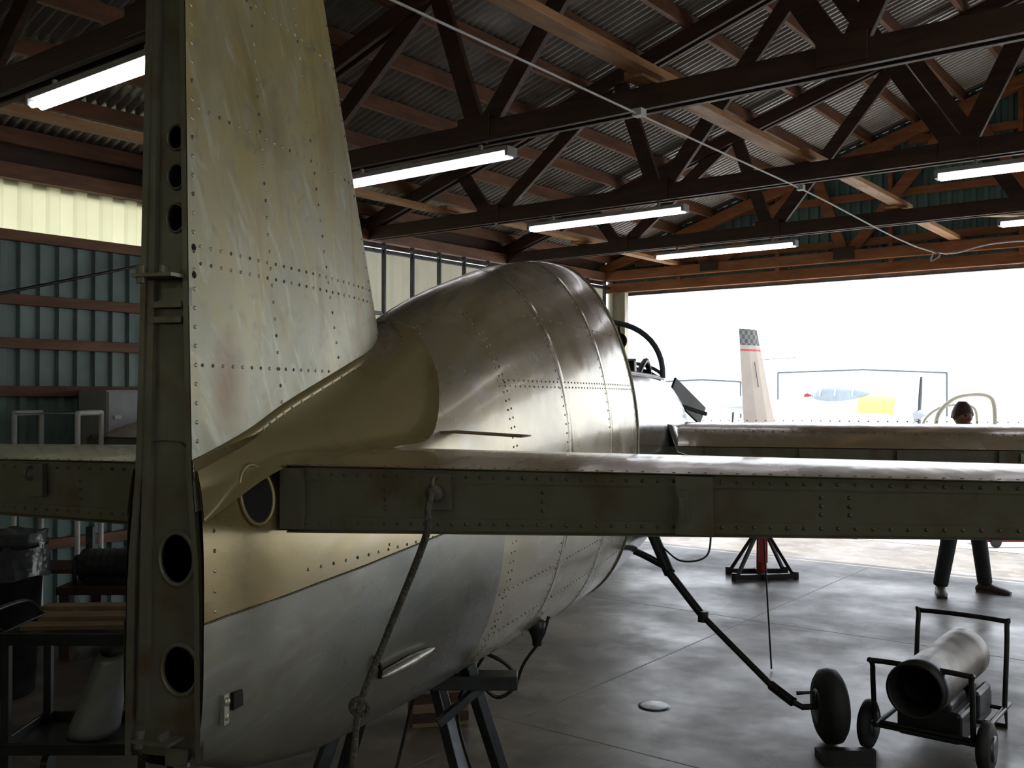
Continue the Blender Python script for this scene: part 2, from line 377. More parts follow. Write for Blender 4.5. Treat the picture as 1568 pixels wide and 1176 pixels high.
truss_y = [0.2-2.35*2, 0.2-2.35, 0.2, 2.55, 4.9, 7.25, 9.6, 11.9]
def truss(y, mats):
    b = MB(); ch = 3.37+0.065
    for oy in (-0.045, 0.045):
        b.beam((-7.4, y+oy, ch), (7.4, y+oy, ch), 0.04, 0.13, 0)
        for sg in (-1, 1): b.beam((sg*7.5, y+oy, zr(7.5)+0.06), (0, y+oy, zr(0)+0.06), 0.04, 0.13, 0)
    prs = [(-5.8, -6.2), (-5.8, -4.4), (-4.02, -4.4), (-4.02, -2.67), (-1.65, -2.67), (-1.65, -0.5)]
    for xb, xt in prs:
        for sg in (-1, 1):
            b.beam((sg*xb*-1, y, ch-0.02), (sg*xt*-1, y, zr(xt)+0.08), 0.045, 0.13, 0, up=(1, 0, 0))
    b.beam((0, y, ch), (0, y, zr(0)+0.05), 0.1, 0.045, 0, up=(0, 1, 0))
    for xb in (-5.8, -4.02, -1.65, 1.65, 4.02, 5.8):
        b.box((xb, y-0.07, ch+0.03), (0.26, 0.012, 0.15), 1)
    return b.obj('roof_truss', mats, bevel=0.004)
for y in truss_y:
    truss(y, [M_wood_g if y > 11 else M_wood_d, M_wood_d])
b = MB()
for x in (-2.76, 2.76, -6.3, 6.3):
    for i in range(len(truss_y)-1):
        b.beam((x+(0.05 if i % 2 else 0), truss_y[i]-0.2, 3.53+0.02*(i % 2)), (x+(0.05 if i % 2 else 0), truss_y[i+1]+0.15, 3.53+0.02*(i % 2)), 0.12, 0.045)
for sg in (-1, 1):
    b.beam((sg*2.9, 9.6, 3.5), (sg*0.2, 11.9, 3.5), 0.10, 0.045)
    b.beam((sg*6.9, 9.8, 3.45), (sg*6.0, 11.9, 3.75), 0.10, 0.045)
b.obj('roof_brace', M_wood_l, bevel=0.004)

def lamp(x0, x1, y, z=3.26):
    e = empty('fluorescent_light', ((x0+x1)/2, y, z)); h = (x1-x0)/2
    b = MB(); b.box((0, 0, 0.05), (2*h, 0.09, 0.03)); b.box((-h-0.012, 0, 0.03), (0.024, 0.10, 0.06)); b.box((h+0.012, 0, 0.03), (0.024, 0.10, 0.06))
    for hx in (-h*0.7, h*0.7): b.box((hx, 0, 0.085), (0.02, 0.02, 0.05))
    b.obj('housing', M_fix, e)
    b = MB()
    for oy in (-0.025, 0.025): b.cyl((-h, oy, 0.008), (h, oy, 0.008), 0.017, n=12)
    b.obj('tubes', M_lamp, e)
for (x0, x1, y) in [(-5.1, -3.9, 2.55), (-5.35, -3.78, 4.9), (-5.33, -3.78, 7.25), (-5.32, -3.76, 9.6),
                    (-1.79, -0.24, 7.25), (-1.85, -0.3, 9.6), (3.78, 5.33, 4.9), (3.78, 5.33, 2.55),
                    (0.9, 2.4, 2.55), (0.9, 2.4, 0.2)]:  # the positive-x fittings are unseen, added as fill light
    lamp(x0, x1, y)
b = MB()
b.tube([(-2.8, 0.2, 3.36), (-2.77, 2.55, 3.34), (-2.78, 4.9, 3.33), (-2.75, 7.25, 3.30), (-2.43, 9.6, 3.08), (-1.9, 10.2, 3.2), (-0.5, 11.8, 3.35)], 0.007, 6)
b.tube([(-2.43, 9.6, 3.08), (-2.45, 9.6, 3.0), (-2.36, 9.55, 3.04), (-2.45, 9.6, 3.1)], 0.007, 6)
b.box((-2.78, 4.8, 3.34), (0.06, 0.06, 0.04)); b.box((-2.75, 7.15, 3.31), (0.05, 0.05, 0.04))
b.obj('overhead_cable', M_wire)

# ------------------------------------------------------------------ the airplane under repair (local: x fwd, y left, z up)
T = site(-0.69, 1.95, 0)
AP = empty('airplane_fuselage_and_tail', T, math.radians(111.5))
SEC = [  # s, zt, zb, zc, w, nu, nl
 (0.00, 1.66, 1.02, 1.30, 0.090, 3.2, 4.0),
 (0.20, 1.68, 0.94, 1.32, 0.140, 2.8, 3.2),
 (0.50, 1.74, 0.87, 1.36, 0.200, 2.4, 2.6),
 (1.00, 1.93, 0.82, 1.41, 0.275, 2.15, 2.3),
 (1.40, 2.08, 0.79, 1.45, 0.322, 2.0, 2.2),
 (1.80, 2.19, 0.76, 1.49, 0.355, 1.9, 2.2),
 (2.20, 2.285, 0.73, 1.52, 0.383, 1.85, 2.2),
 (2.70, 2.37, 0.70, 1.54, 0.405, 1.8, 2.3),
 (3.10, 2.42, 0.68, 1.55, 0.412, 1.75, 2.35),
 (3.45, 2.44, 0.67, 1.55, 0.415, 1.72, 2.4)]
def secat(s, tab=SEC):
    if s <= tab[0][0]: return tab[0][1:]
    if s >= tab[-1][0]: return tab[-1][1:]
    for i in range(len(tab)-1):
        if tab[i][0] <= s <= tab[i+1][0]:
            t = (s-tab[i][0])/(tab[i+1][0]-tab[i][0])
            a = tab[max(i-1, 0)]; b_ = tab[i]; c = tab[i+1]; d = tab[min(i+2, len(tab)-1)]
            return [0.5*((2*b_[k]) + (c[k]-a[k])*t + (2*a[k]-5*b_[k]+4*c[k]-d[k])*t*t + (3*b_[k]-a[k]-3*c[k]+d[k])*t**3) for k in range(1, 7)]
def fp(s, phi, side=1, off=0.0, tab=SEC):
    zt, zb, zc, w, nu, nl = secat(s, tab)
    def q(ph):
        c, sn = math.cos(ph), math.sin(ph)
        if c >= 0: return w*abs(sn)**(2/nu), zc+(zt-zc)*abs(c)**(2/nu)
        return w*abs(sn)**(2/nl), zc-(zc-zb)*abs(c)**(2/nl)
    y, z = q(phi)
    if off:
        y2, z2 = q(phi+0.01); y1, z1 = q(phi-0.01)
        t = Vector((y2-y1, z2-z1)).normalized(); y += -t.y*off; z += t.x*off
    return Vector((s, -side*y, z))
def phi_at_z(s, z):
    lo, hi = 0.001, math.pi-0.001
    for _ in range(40):
        m = (lo+hi)/2
        if fp(s, m).z > z: lo = m
        else: hi = m
    return lo
def ring(s, n=36, off=0.0, tab=SEC, p0=0.0):
    phs = [p0+(math.pi-p0)*k/n for k in range(n+1)]
    R = [fp(s, p, 1, off, tab) for p in phs]; Lf = [fp(s, p, -1, off, tab) for p in phs]
    if p0 == 0: return R + Lf[1:-1][::-1]
    return R + Lf[:-1][::-1]
SE = 3.45
b = MB()
b.loft([ring(SE*i/60) for i in range(61)], True)
b.obj('fuselage_skin', M_prim, AP)
b = MB(); r = ring(SE, off=0.004); b.tube(r+[r[0]], 0.006, 6, smoothpts=False); b.obj('rear_canopy_rim', M_rivet, AP)
b = MB(); r = ring(3.2, off=-0.01); b.add(r, [tuple(range(len(r)))]); b.obj('cockpit_bulkhead', M_dark, AP)
SEC2 = [(SE, 1.95, 0.67, 1.50, 0.416, 3.4, 2.4), (4.2, 1.95, 0.68, 1.47, 0.455, 3.4, 2.3), (4.8, 1.95, 0.72, 1.44, 0.485, 3.0, 2.2), (5.4, 1.88, 0.80, 1.40, 0.48, 2.8, 2.2), (6.1, 1.70, 0.92, 1.34, 0.44, 2.6, 2.2)]
b = MB(); P0 = 0.75
b.loft([ring(SE-0.01+1.4*i/20, tab=SEC2, p0=P0) for i in range(21)], False)
o = b.obj('cabin_side_skin', M_alu, AP)
b = MB(); b.loft([ring(4.8+1.3*i/16, tab=SEC2) for i in range(17)], True, (False, True)); b.obj('nose_deck_skin', M_alu, AP)
b = MB()
rl = [fp(SE+1.35*i/10, P0, 1, 0, SEC2) for i in range(11)]; b.tube(rl, 0.012, 8)
rl = [fp(SE+1.35*i/10, P0, -1, 0, SEC2) for i in range(11)]; b.tube(rl, 0.012, 8)
b.obj('cockpit_rail', M_hemblue, AP)
b = MB()
for s0, ww, zz, zb_ in ((4.7, 0.39, 2.235, 1.86),):
    pts = [(s0+0.02*math.sin(a), -ww*math.cos(a), zb_+(zz-zb_)*abs(math.sin(a))**0.85) for a in [math.pi*k/24 for k in range(25)]]
    b.tube(pts, 0.018, 8, smoothpts=False)
pts = [(4.95, -0.36*math.cos(a), 1.86+0.12*abs(math.sin(a))) for a in [math.pi*k/16 for k in range(17)]]
b.tube(pts, 0.012, 8, smoothpts=False)
b.tube([(4.72, 0, 2.23), (4.98, 0, 1.97)], 0.01, 6, smoothpts=False)
b.obj('windscreen_frame', M_hemblue, AP)
b = MB(); b.cyl((4.6, -0.12, 2.10), (4.64, -0.12, 2.10), 0.045, n=20); b.tube([(4.62, -0.12, 2.14), (4.69, -0.1, 2.21)], 0.008, 6, smoothpts=False)
b.torus((4.60, -0.12, 2.10), (1, 0, 0), 0.045, 0.008)
b.obj('mirror', M_black, AP)
b = MB()
for yy in (-0.2, 0.2):
    b.beam((3.95, yy, 1.2), (3.80, yy, 1.95), 0.30, 0.08, up=(1, 0, 0)); b.box((4.15, yy, 1.2), (0.45, 0.34, 0.12))
    b.tube([(3.9, yy-0.14, 1.85), (4.3, yy-0.14, 1.96), (4.5, yy-0.14, 1.8)], 0.018, 8)
b.box((4.75, 0, 1.75), (0.12, 0.7, 0.22)); b.box((4.0, 0, 1.05), (1.2, 0.8, 0.04))
b.obj('cockpit_seats', M_black, AP, bevel=0.02)
b = MB(); b.hexa([(6.05, -0.25, 1.55), (6.05, 0.25, 1.55), (6.14, 0.25, 1.55), (6.14, -0.25, 1.55), (5.95, -0.25, 1.80), (5.95, 0.25, 1.80), (6.03, 0.25, 1.82), (6.03, -0.25, 1.82)])
b.beam((5.95, -0.30, 1.82), (6.3, -0.50, 1.58), 0.16, 0.02, up=(0, 1, 0.3)); b.beam((5.96, -0.2, 1.72), (6.12, -0.55, 1.60), 0.03, 0.03)
b.obj('firewall_flap', M_black, AP, bevel=0.006)

def hte(z):
    tab = [(1.0, 0.085), (1.4, 0.080), (1.6, 0.062), (2.0, 0.052), (2.54, 0.042), (3.05, 0.033)]
    for i in range(len(tab)-1):
        if z <= tab[i+1][0]:
            t = (z-tab[i][0])/(tab[i+1][0]-tab[i][0]); return tab[i][1]+(tab[i+1][1]-tab[i][1])*t
    return tab[-1][1]
def sle(z): return 1.03-0.417*(z-1.926) if z > 1.75 else 1.03+0.0733+0.2*(1.75-z)
def finp(f, z, side=1, off=0.0):
    h = hte(z)*(1+0.5*f)*max(1-f**3.5, 0)**0.6
    return Vector((f*sle(z), -side*(h+off), z))
b = MB(); FN = 20
fs_ = [1-(1-k/FN)**1.5 for k in range(FN+1)]
rings = []
for i in range(31):
    z = 1.52+(3.05-1.52)*i/30
    rings.append([finp(f, z, 1) for f in fs_] + [finp(f, z, -1) for f in fs_[:-1][::-1]])
b.loft(rings, False, (False, False))
b.add(rings[-1], [tuple(range(len(rings[-1])))])
b.obj('fin_skin', M_fin, AP)
AT = [(0.0, 1.60), (0.20, 1.655), (0.383, 1.72), (0.696, 1.81), (0.9, 1.865), (1.04, 1.93)]
def acurve(t):
    P = catmull([Vector((a[0], a[1], 0)) for a in AT], 8); i = t*(len(P)-1); k = min(int(i), len(P)-2)
    p = P[k].lerp(P[k+1], i-k); return p.x, p.y
BT = [(0.0, 0.092, 1.50), (0.20, 0.155, 1.595), (0.42, 0.20, 1.605), (0.62, 0.235, 1.62), (0.82, 0.262, 1.65), (1.02, 0.19, 1.84), (1.13, 0.02, 1.985)]
BP = catmull([Vector(x) for x in BT], 8)
def outside(p, side, eps):
    """push a point out of the fuselage skin sideways"""
    zt, zb, zc, w, nu, nl = secat(max(p.x, 0))
    if p.z >= zt: return p
    u = max(0.0, min(1.0, (p.z-zc)/(zt-zc))) if p.z > zc else 0.0
    yf = w*(1-u**nu)**(1/nu)+eps
    if abs(p.y) < yf: p = Vector((p.x, -side*yf, p.z))
    return p
for side in (1, -1):
    b = MB(); rings = []
    N = 44
    for i in range(N+1):
        t = i/N; s0, z0 = acurve(t); f = min(s0/sle(z0), 0.999)
        A = finp(f, z0, side, 0.003)
        j = t*(len(BP)-1); k = min(int(j), len(BP)-2); q = BP[k].lerp(BP[k+1], j-k)
        B = Vector((q.x, -side*q.y, q.z))
        wz = 0.15 if t < 0.7 else 0.15+0.35*(t-0.7)/0.3
        Cc = Vector(((A.x*0.6+B.x*0.4), A.y*0.75+B.y*0.25, A.z*wz+B.z*(1-wz)))
        rw = [A*(1-u)**2 + Cc*2*u*(1-u) + B*u*u for u in [m/16 for m in range(17)]]
        rings.append([outside(p, side, 0.004) for p in rw])
    b.loft(rings, False)
    b.obj('root_fillet', M_fillet, AP)
    b = MB()
    strip = []
    for i in range(N):
        s0, z0 = acurve(i/N*0.97); f = min(s0/sle(z0), 0.965); strip.append((finp(f, z0+0.020, side, 0.0025), finp(f, z0-0.016, side, 0.004)))
    b.loft([[a, c] for a, c in strip], False); b.obj('fillet_flange', M_gold, AP, solid=0.002)

def plate(name, outline, holes, s, mat, th=0.002):
    cu = bpy.data.curves.new(name, 'CURVE'); cu.dimensions = '2D'; cu.fill_mode = 'BOTH'; cu.extrude = th
    def sp(pts):
        q = cu.splines.new('POLY'); q.points.add(len(pts)-1); q.use_cyclic_u = True
        for p, c in zip(q.points, pts): p.co = (c[0], c[1], 0, 1)
    sp(outline)
    for (cx, cz, rx, rz) in holes: sp([(cx+rx*math.cos(a), cz+rz*math.sin(a)) for a in [2*math.pi*k/28 for k in range(28)]])
    cu.materials.append(mat)
    o = bpy.data.objects.new(name, cu); sc.collection.objects.link(o); o.parent = AP
    o.matrix_local = Matrix(((0, 0, 1, s), (-1, 0, 0, 0), (0, 1, 0, 0), (0, 0, 0, 1)))
    return o
zz = [1.03+0.08*k for k in range(26)]
outl = [(hte(z)-0.002, z) for z in zz] + [(-hte(z)+0.002, z) for z in zz[::-1]]
HO = [(0.018, 2.265, 0.019, 0.023), (0.018, 2.187, 0.019, 0.023), (0.018, 2.104, 0.020, 0.026), (0.022, 1.425, 0.037, 0.048), (0.030, 1.205, 0.039, 0.046), (0.018, 2.75, 0.018, 0.022), (0.018, 2.67, 0.018, 0.022)]
plate('fin_rear_spar', outl, HO, 0.012, M_spar)
b = MB(); b.box((0.14, 0, 1.98), (0.004, 0.05, 2.0)); b.obj('fin_hollow_shade', M_dark, AP)  # near-black sheet behind the spar holes, painting the hollow fin's shade
b = MB()
for (cx, cz, rx, rz) in HO:
    vs = []; fs = []; n = 28
    for k in range(n):
        a = 2*math.pi*k/n
        for (g, d) in ((1.0, 0.012), (1.0, 0.004), (1.14, 0.004), (1.22, 0.009)):
            vs.append((d, -(cx+rx*g*math.cos(a)), cz+rz*g*math.sin(a)))
    for k in range(n):
        for j in range(3): fs.append((k*4+j, ((k+1) % n)*4+j, ((k+1) % n)*4+j+1, k*4+j+1))
    b.add(vs, fs, 0, True)
for side in (1, -1):
    b.loft([[Vector((-0.006, -side*(hte(z)+0.002), z)), Vector((-0.006, -side*(hte(z)-0.010), z)), Vector((0.012, -side*(hte(z)-0.010), z))] for z in zz], False, smooth=False)
b.beam((0.004, 0.050, 1.10), (0.004, 0.020, 2.98), 0.02, 0.012, 0, up=(1, 0, 0))
for z0 in (1.985, 1.075):
    b.box((-0.02, 0.0, z0), (0.055, 0.09, 0.007)); b.box((-0.030, -0.02, z0+0.008), (0.03, 0.006, 0.02)); b.box((0.002, -0.03, z0-0.04), (0.01, 0.05, 0.035))
    b.cyl((-0.035, 0.03, z0-0.015), (-0.035, 0.03, z0+0.02), 0.010, n=14)
for z0 in (1.93, 1.90): b.box((0.0, -0.005, z0), (0.02, 0.07, 0.012))
b.obj('spar_flanges_and_hinges', M_spar, AP)

b = MB()
def fin_rivet(s_, z, side=1, r=0.0042, mi=0):
    f = s_/sle(z)
    if 0 <= f < 0.985:
        p = finp(f, z, side, 0.0002); b.rivet(p, (0, -side, 0), r, 0.0018, mi)
def rm(): return 0 if random.random() < 0.6 else 2
for side in (1, -1):
    z = 1.62
    while z < 3.0:
        fin_rivet(0.018, z, side, 0.0048, rm())
        fin_rivet(0.30*(sle(z)/1.03)+0.02, z, side, 0.0042, rm()); fin_rivet(0.62*(sle(z)/1.03), z, side, 0.0042, rm())
        if z > 1.9: fin_rivet(sle(z)*0.93, z, side, 0.0035, rm())
        z += 0.038
    for zr_ in (2.33, 2.05, 2.015, 1.81, 2.62):
        s_ = 0.04
        while s_ < sle(zr_)*0.95:
            if zr_ > 1.6+0.32*s_+0.02: fin_rivet(s_, zr_, side, 0.0042, rm())
            s_ += 0.036
    i = 0
    while i < 60:
        s0, z0 = acurve(i/60); f = min(s0/sle(z0), 0.96); b.rivet(finp(f, z0, side, 0.004), (0, -side, 0), 0.0035, 0.0015, rm()); i += 2
for z in (2.045, 1.99): fin_rivet(0.018, z, 1, 0.008, 1)
for side in (1, -1):
    for s_ in (0.62, 1.42, 1.45, 2.0, 2.03, 2.7, 2.73, 3.40):
        for k in range(8, 62):
            ph = math.pi*k/62
            z = fp(s_, ph).z
            if 1.5 < z < 1.75 and s_ < 1.3: continue
            p = fp(s_, ph, side, 0.0003); q = fp(s_, ph, side, 0.02); b.rivet(p, q-p, 0.0042, 0.0016, rm())
    for zl, s0, s1 in ((1.10, 0.25, 3.4), (1.36, 0.3, 3.4), (1.78, 1.4, 3.4), (1.80, 1.4, 3.4), (0.95, 0.4, 3.4), (2.05, 1.9, 3.4)):
        s_ = s0
        while s_ < s1:
            ph = phi_at_z(s_, zl); p = fp(s_, ph, side, 0.0003); q = fp(s_, ph, side, 0.02); b.rivet(p, q-p, 0.0042, 0.0016, rm()); s_ += 0.045
    z = 1.08
    while z < 1.6:
        ph = phi_at_z(0.03, z); p = fp(0.03, ph, side, 0.0003); q = fp(0.03, ph, side, 0.02); b.rivet(p, q-p, 0.0048, 0.002, rm()); z += 0.04
    for k in range(30, 56, 2):
        for s_ in (4.2, 4.8, 5.4):
            ph = math.pi*k/62; p = fp(s_, ph, side, 0.0003, SEC2); q = fp(s_, ph, side, 0.02, SEC2); b.rivet(p, q-p, 0.005, 0.0016, rm())
b.obj('rivets', [M_rivet, M_dark, M_rivetd], AP)
b = MB()
for s_ in (2.02, 2.72):
    r = ring(s_, off=0.0005)
    r2 = ring(s_+0.003, off=0.0014); r3 = ring(s_+0.045, off=0.0014); r4 = ring(s_+0.047, off=0.0002)
    b.loft([r, r2, r3, r4], True)
b.obj('skin_lap_joints', M_prim, AP)
b = MB()
for side in (1, -1):
    pts = [fp(s_, phi_at_z(s_, 1.30+0.07*s_), side, 0.001) for s_ in [0.0+1.0*i/14 for i in range(15)]]
    b.tube(pts, 0.0022, 5, smoothpts=False)
b.obj('belly_seam', M_rivetd, AP)
b = MB()
rr = []
for i in range(31):
    s_ = -0.004+1.34*i/30; p0 = phi_at_z(max(s_, 0), 1.30+0.07*min(s_, 1.0)-0.12*max(0, s_-1.0))
    rr.append([Vector((s_, v.y, v.z)) for v in ([fp(max(s_, 0), p0+(math.pi-p0)*k/18, 1, 0.0022) for k in range(19)] + [fp(max(s_, 0), p0+(math.pi-p0)*k/18, -1, 0.0022) for k in range(18)][::-1])])
b.loft(rr, False); b.obj('belly_skin', M_prim_b, AP)
b = MB(); n = 28
for side in (1, -1):
    ce = fp(0.15, phi_at_z(0.15, 1.54), side, 0.004)
    pts = []
    for k in range(n):
        a = 2*math.pi*k/n; s_ = 0.15+0.045*math.cos(a); z = 1.54+0.062*math.sin(a)
        ph = phi_at_z(s_, z); pts.append(fp(s_, ph, side, 0.004))
    b.add(pts+[ce], [(k, (k+1) % n, n) for k in range(n)], 0)  # flat near-black disc on the skin, hole's inner shade put into its colour
    b.tube(pts+[pts[0]], 0.005, 6, 1, smoothpts=False)
b.obj('elevator_torque_opening', [M_dark, M_gold], AP)
b = MB()
b.box(fp(0.09, phi_at_z(0.09, 1.13), 1, 0.003), (0.035, 0.008, 0.035), 0); b.box(fp(0.055, phi_at_z(0.055, 1.12), 1, 0.006), (0.018, 0.010, 0.06), 1)
b.rivet(fp(0.055, phi_at_z(0.055, 1.135), 1, 0.011), (0, -1, 0), 0.009, 0.004, 1); b.rivet(fp(0.055, phi_at_z(0.055, 1.105), 1, 0.011), (0, -1, 0), 0.009, 0.004, 1)
pc = fp(0.74, phi_at_z(0.74, 1.04), 1, 0.0)
b.prof(pc+Vector((-0.14, -0.0, -0.0)), (1, -0.14, 0.02), [(0, 0.004), (0.03, 0.012), (0.16, 0.015), (0.26, 0.008), (0.29, 0.001)], 12, 1)
b.tube([pc+Vector((-0.14, -0.0, 0.0)), pc+Vector((-0.16, -0.01, 0.03)), pc+Vector((-0.17, -0.0, 0.06))], 0.006, 6, 0)
b.obj('access_slot_and_scoop', [M_dark, M_rivet], AP)

def stab_sec(r):
    st = 0.20; sl = 1.22-0.20*r if r > 0.25 else 1.22-0.05
    return st, sl, 1.598, 0.142-0.028*r
def stab_ring(r, side):
    st, sl, zt_, th = stab_sec(r); c = sl-st
    zm = zt_-th/2
    fr = [0, 0.08, 0.2, 0.35, 0.5, 0.65, 0.78, 0.88, 0.95, 0.985, 1.0]
    def hh(f): return (th/2)*(1+0.30*math.sin(math.pi*min(f, 1)**0.9))*max(1-f**3.2, 0)**0.55
    up = [Vector((st+c*f, -side*r, zm+hh(f))) for f in fr]; lo = [Vector((st+c*f, -side*r, zm-hh(f))) for f in fr[:-1]]
    return up + lo[::-1]
RS = [0.08, 0.25, 0.6, 1.0, 1.4, 1.8, 2.02, 2.06]
for side in (1, -1):
    b = MB(); rings = [stab_ring(r, side) for r in RS]
    last = rings[-1]; cm = sum(last, Vector())/len(last); rings[-1] = [cm+(p-cm)*0.85 for p in last]
    b.loft(rings, False, (False, False)); b.add(rings[-1], [tuple(range(len(last)))])
    b.obj('stabiliser_skin', M_wing, AP)
    b = MB()
    def spz(r, f): st, sl, zt_, th = stab_sec(r); return zt_-th*f
    rr = [0.16, 0.6, 1.0, 1.4, 1.8, 2.0]
    b.loft([[Vector((0.216, -side*r, spz(r, 0.03))), Vector((0.216, -side*r, spz(r, 0.97)))] for r in rr], False, smooth=False)
    b.loft([[Vector((0.216, -side*r, spz(r, 0.22))), Vector((0.212, -side*r, spz(r, 0.22))), Vector((0.212, -side*r, spz(r, 0.02))), Vector((0.197, -side*r, spz(r, -0.01))), Vector((0.197, -side*r, spz(r, -0.025)))] for r in rr], False, smooth=False)
    b.loft([[Vector((0.216, -side*r, spz(r, 0.80))), Vector((0.211, -side*r, spz(r, 0.80))), Vector((0.211, -side*r, spz(r, 0.99))), Vector((0.197, -side*r, spz(r, 1.01))), Vector((0.197, -side*r, spz(r, 1.03)))] for r in rr], False, smooth=False)
    b.beam((0.205, -side*1.02, spz(1.02, 0.02)), (0.205, -side*1.02, spz(1.02, 1.0)), 0.07, 0.015, up=(1, 0, 0))
    b.box((0.19, -side*1.0, spz(1.0, 0.5)), (0.03, 0.02, 0.06)); b.box((0.17, -side*1.0, spz(1.0, 0.5)), (0.04, 0.006, 0.04))
    b.box((0.205, -side*0.17, spz(0.17, 0.5)), (0.02, 0.05, 0.13))
    b.box((0.205, -side*0.50, spz(0.5, 0.35)), (0.014, 0.06, 0.075))
    b.torus((0.19, -side*0.50, spz(0.5, 0.22)), (0, 1, 0), 0.014, 0.004)
    r = 0.2
    while r < 2.0:
        for f in (0.12, 0.88): b.rivet((0.2105, -side*r, spz(r, f)), (-1, 0, 0), 0.0038, 0.002, 1)
        b.rivet((0.215, -side*(r), stab_sec(r)[2]+0.003), (0, 0, 1), 0.004, 0.0015, 1)
        r += 0.03
    for r in (0.38, 0.72, 1.25, 1.3, 1.6):
        for f in (0.35, 0.5, 0.65): b.rivet((0.2155, -side*r, spz(r, f)), (-1, 0, 0), 0.0042, 0.002, 1)
    b.obj('stabiliser_rear_spar', [M_spar, M_rivetd], AP)
b = MB(); b.box((0.98, -0.36, 1.640), (0.10, 0.24, 0.004), rot=Matrix.Rotation(0.05, 3, 'X')); b.obj('stab_gap_strip', M_ply, AP)

def wing_ring(r, side):
    st = 4.40+0.04*r; sl = 6.02-0.06*r; c = sl-st; zt_ = 1.435; te = 0.085; thm = 0.25-0.02*r
    fr = [0, 0.1, 0.25, 0.4, 0.55, 0.7, 0.82, 0.91, 0.97, 1.0]
    up = []; lo = []
    for f in fr:
        env = max(1-f**3, 0)**0.5
        zu = zt_ + (0.11*math.sin(math.pi*f**0.8)+0.07*f); zl = zt_-te-(thm-0.12)*math.sin(math.pi*f**0.8)
        zm = (zt_-te/2)+0.045*f
        up.append(Vector((st+c*f, -side*r, zm+(zu-zm)*env))); lo.append(Vector((st+c*f, -side*r, zm+(zl-zm)*env)))
    return up+lo[:-1][::-1]
for side in (1, -1):
    b = MB(); rings = [wing_ring(r, side) for r in (0.3, 0.6, 1.2, 2.0, 3.0, 3.85, 4.0)]
    last = rings[-1]; cm = sum(last, Vector())/len(last); rings[-1] = [cm+(p-cm)*0.85 for p in last]
    b.loft(rings, False); b.add(rings[-1], [tuple(range(len(last)))]); b.obj('wing_skin', M_wing, AP)
    b = MB()
    b.loft([[Vector((4.415+0.04*r, -side*r, 1.43)), Vector((4.415+0.04*r, -side*r, 1.355))] for r in (0.45, 3.95)], False, smooth=False)
    for r in [0.7+0.55*k for k in range(6)]: b.box((4.40+0.04*r, -side*r, 1.39), (0.03, 0.03, 0.075))
    b.box((4.405+0.1, -side*2.5, 1.39), (0.02, 0.1, 0.05), 1)
    b.obj('wing_rear_spar', [M_spar, M_rivet], AP)
    b = MB()
    for s_ in (4.7, 5.2):
        r = 0.6
        while r < 3.9:
            f = (s_-4.4-0.04*r)/(1.62-0.1*r); zu = 1.435+(0.11*math.sin(math.pi*f**0.8)+0.07*f)
            b.rivet((s_, -side*r, zu-0.004), (0, 0, 1), 0.005, 0.008); r += 0.06
    b.obj('wing_rivets', M_rivetd, AP)
b = MB()
b.loft([[fp(s_, phi_at_z(s_, 1.60), 1, 0, SEC2), fp(s_, phi_at_z(s_, 1.50), 1, 0, SEC2)+Vector((0, -0.06, -0.02)), fp(s_, phi_at_z(s_, 1.42), 1, 0, SEC2)+Vector((0, -0.2, 0.0))] for s_ in (4.35, 4.6, 5.0, 5.4, 5.8)], False)
b.obj('wing_root_fairing', M_alu, AP, solid=0.004)

bpy.context.view_layer.update()
def loc(a, d, z): return AP.matrix_world.inverted() @ site(a, d, z)
b = MB()
p = [loc(0.86, 6.0, 0.90), loc(0.93, 5.8, 0.70), loc(1.08, 5.55, 0.50), loc(1.35, 5.12, 0.24), loc(1.43, 5.0, 0.19)]
b.tube([p[0], p[1]], 0.035, 10, 0, False); b.tube([p[1], p[2]], 0.024, 10, 0, False); b.tube([p[2], p[3]], 0.018, 10, 0, False); b.tube([p[3], p[4]], 0.026, 10, 0, False)
b.cyl(p[2]-Vector((0, 0, 0.03)), p[2]+Vector((0, 0, 0.03)), 0.03)
b.tube([loc(0.93, 5.85, 0.72), loc(0.74, 6.0, 0.80), loc(0.60, 6.1, 0.80)], 0.022, 8)
b.tube([loc(0.9, 5.9, 0.84), loc(1.0, 5.8, 0.77), loc(1.15, 5.8, 0.80), loc(1.2, 5.9, 0.95)], 0.006, 6)
ax = (loc(1, 0, 0)-loc(0, 0, 0)).normalized(); wc = loc(1.60, 4.95, 0.185)
b.tube([p[4], loc(1.47, 4.98, 0.17), wc], 0.016, 8, 0, False)
b.tube([loc(1.44, 4.98, 0.24), loc(1.52, 4.96, 0.25), loc(1.52, 4.96, 0.17)], 0.010, 8, 0, False)
b.prof(wc-ax*0.065, ax, [(0, 0.08), (0.0, 0.10), (0.010, 0.15), (0.03, 0.178), (0.065, 0.185), (0.10, 0.178), (0.12, 0.15), (0.13, 0.10), (0.13, 0.08)], 36, 1)
b.prof(wc-ax*0.07, ax, [(0, 0.03), (0.0, 0.085), (0.02, 0.08), (0.12, 0.08), (0.14, 0.085), (0.14, 0.03)], 24, 2)
b.obj('landing_gear', [M_black, M_rubber, M_steel], AP)
b = MB(); b.box((0, 0, 0.02), (0.24, 0.16, 0.04)); b.hexa([(-0.12, -0.08, 0.04), (0.12, -0.08, 0.04), (0.12, -0.02, 0.04), (-0.12, -0.02, 0.04), (-0.12, -0.08, 0.08), (0.12, -0.08, 0.08), (0.12, -0.05, 0.08), (-0.12, -0.05, 0.08)])
b.obj('wheel_chock', M_black, loc=site(1.59, 4.70, 0), rotz=math.radians(37.5))

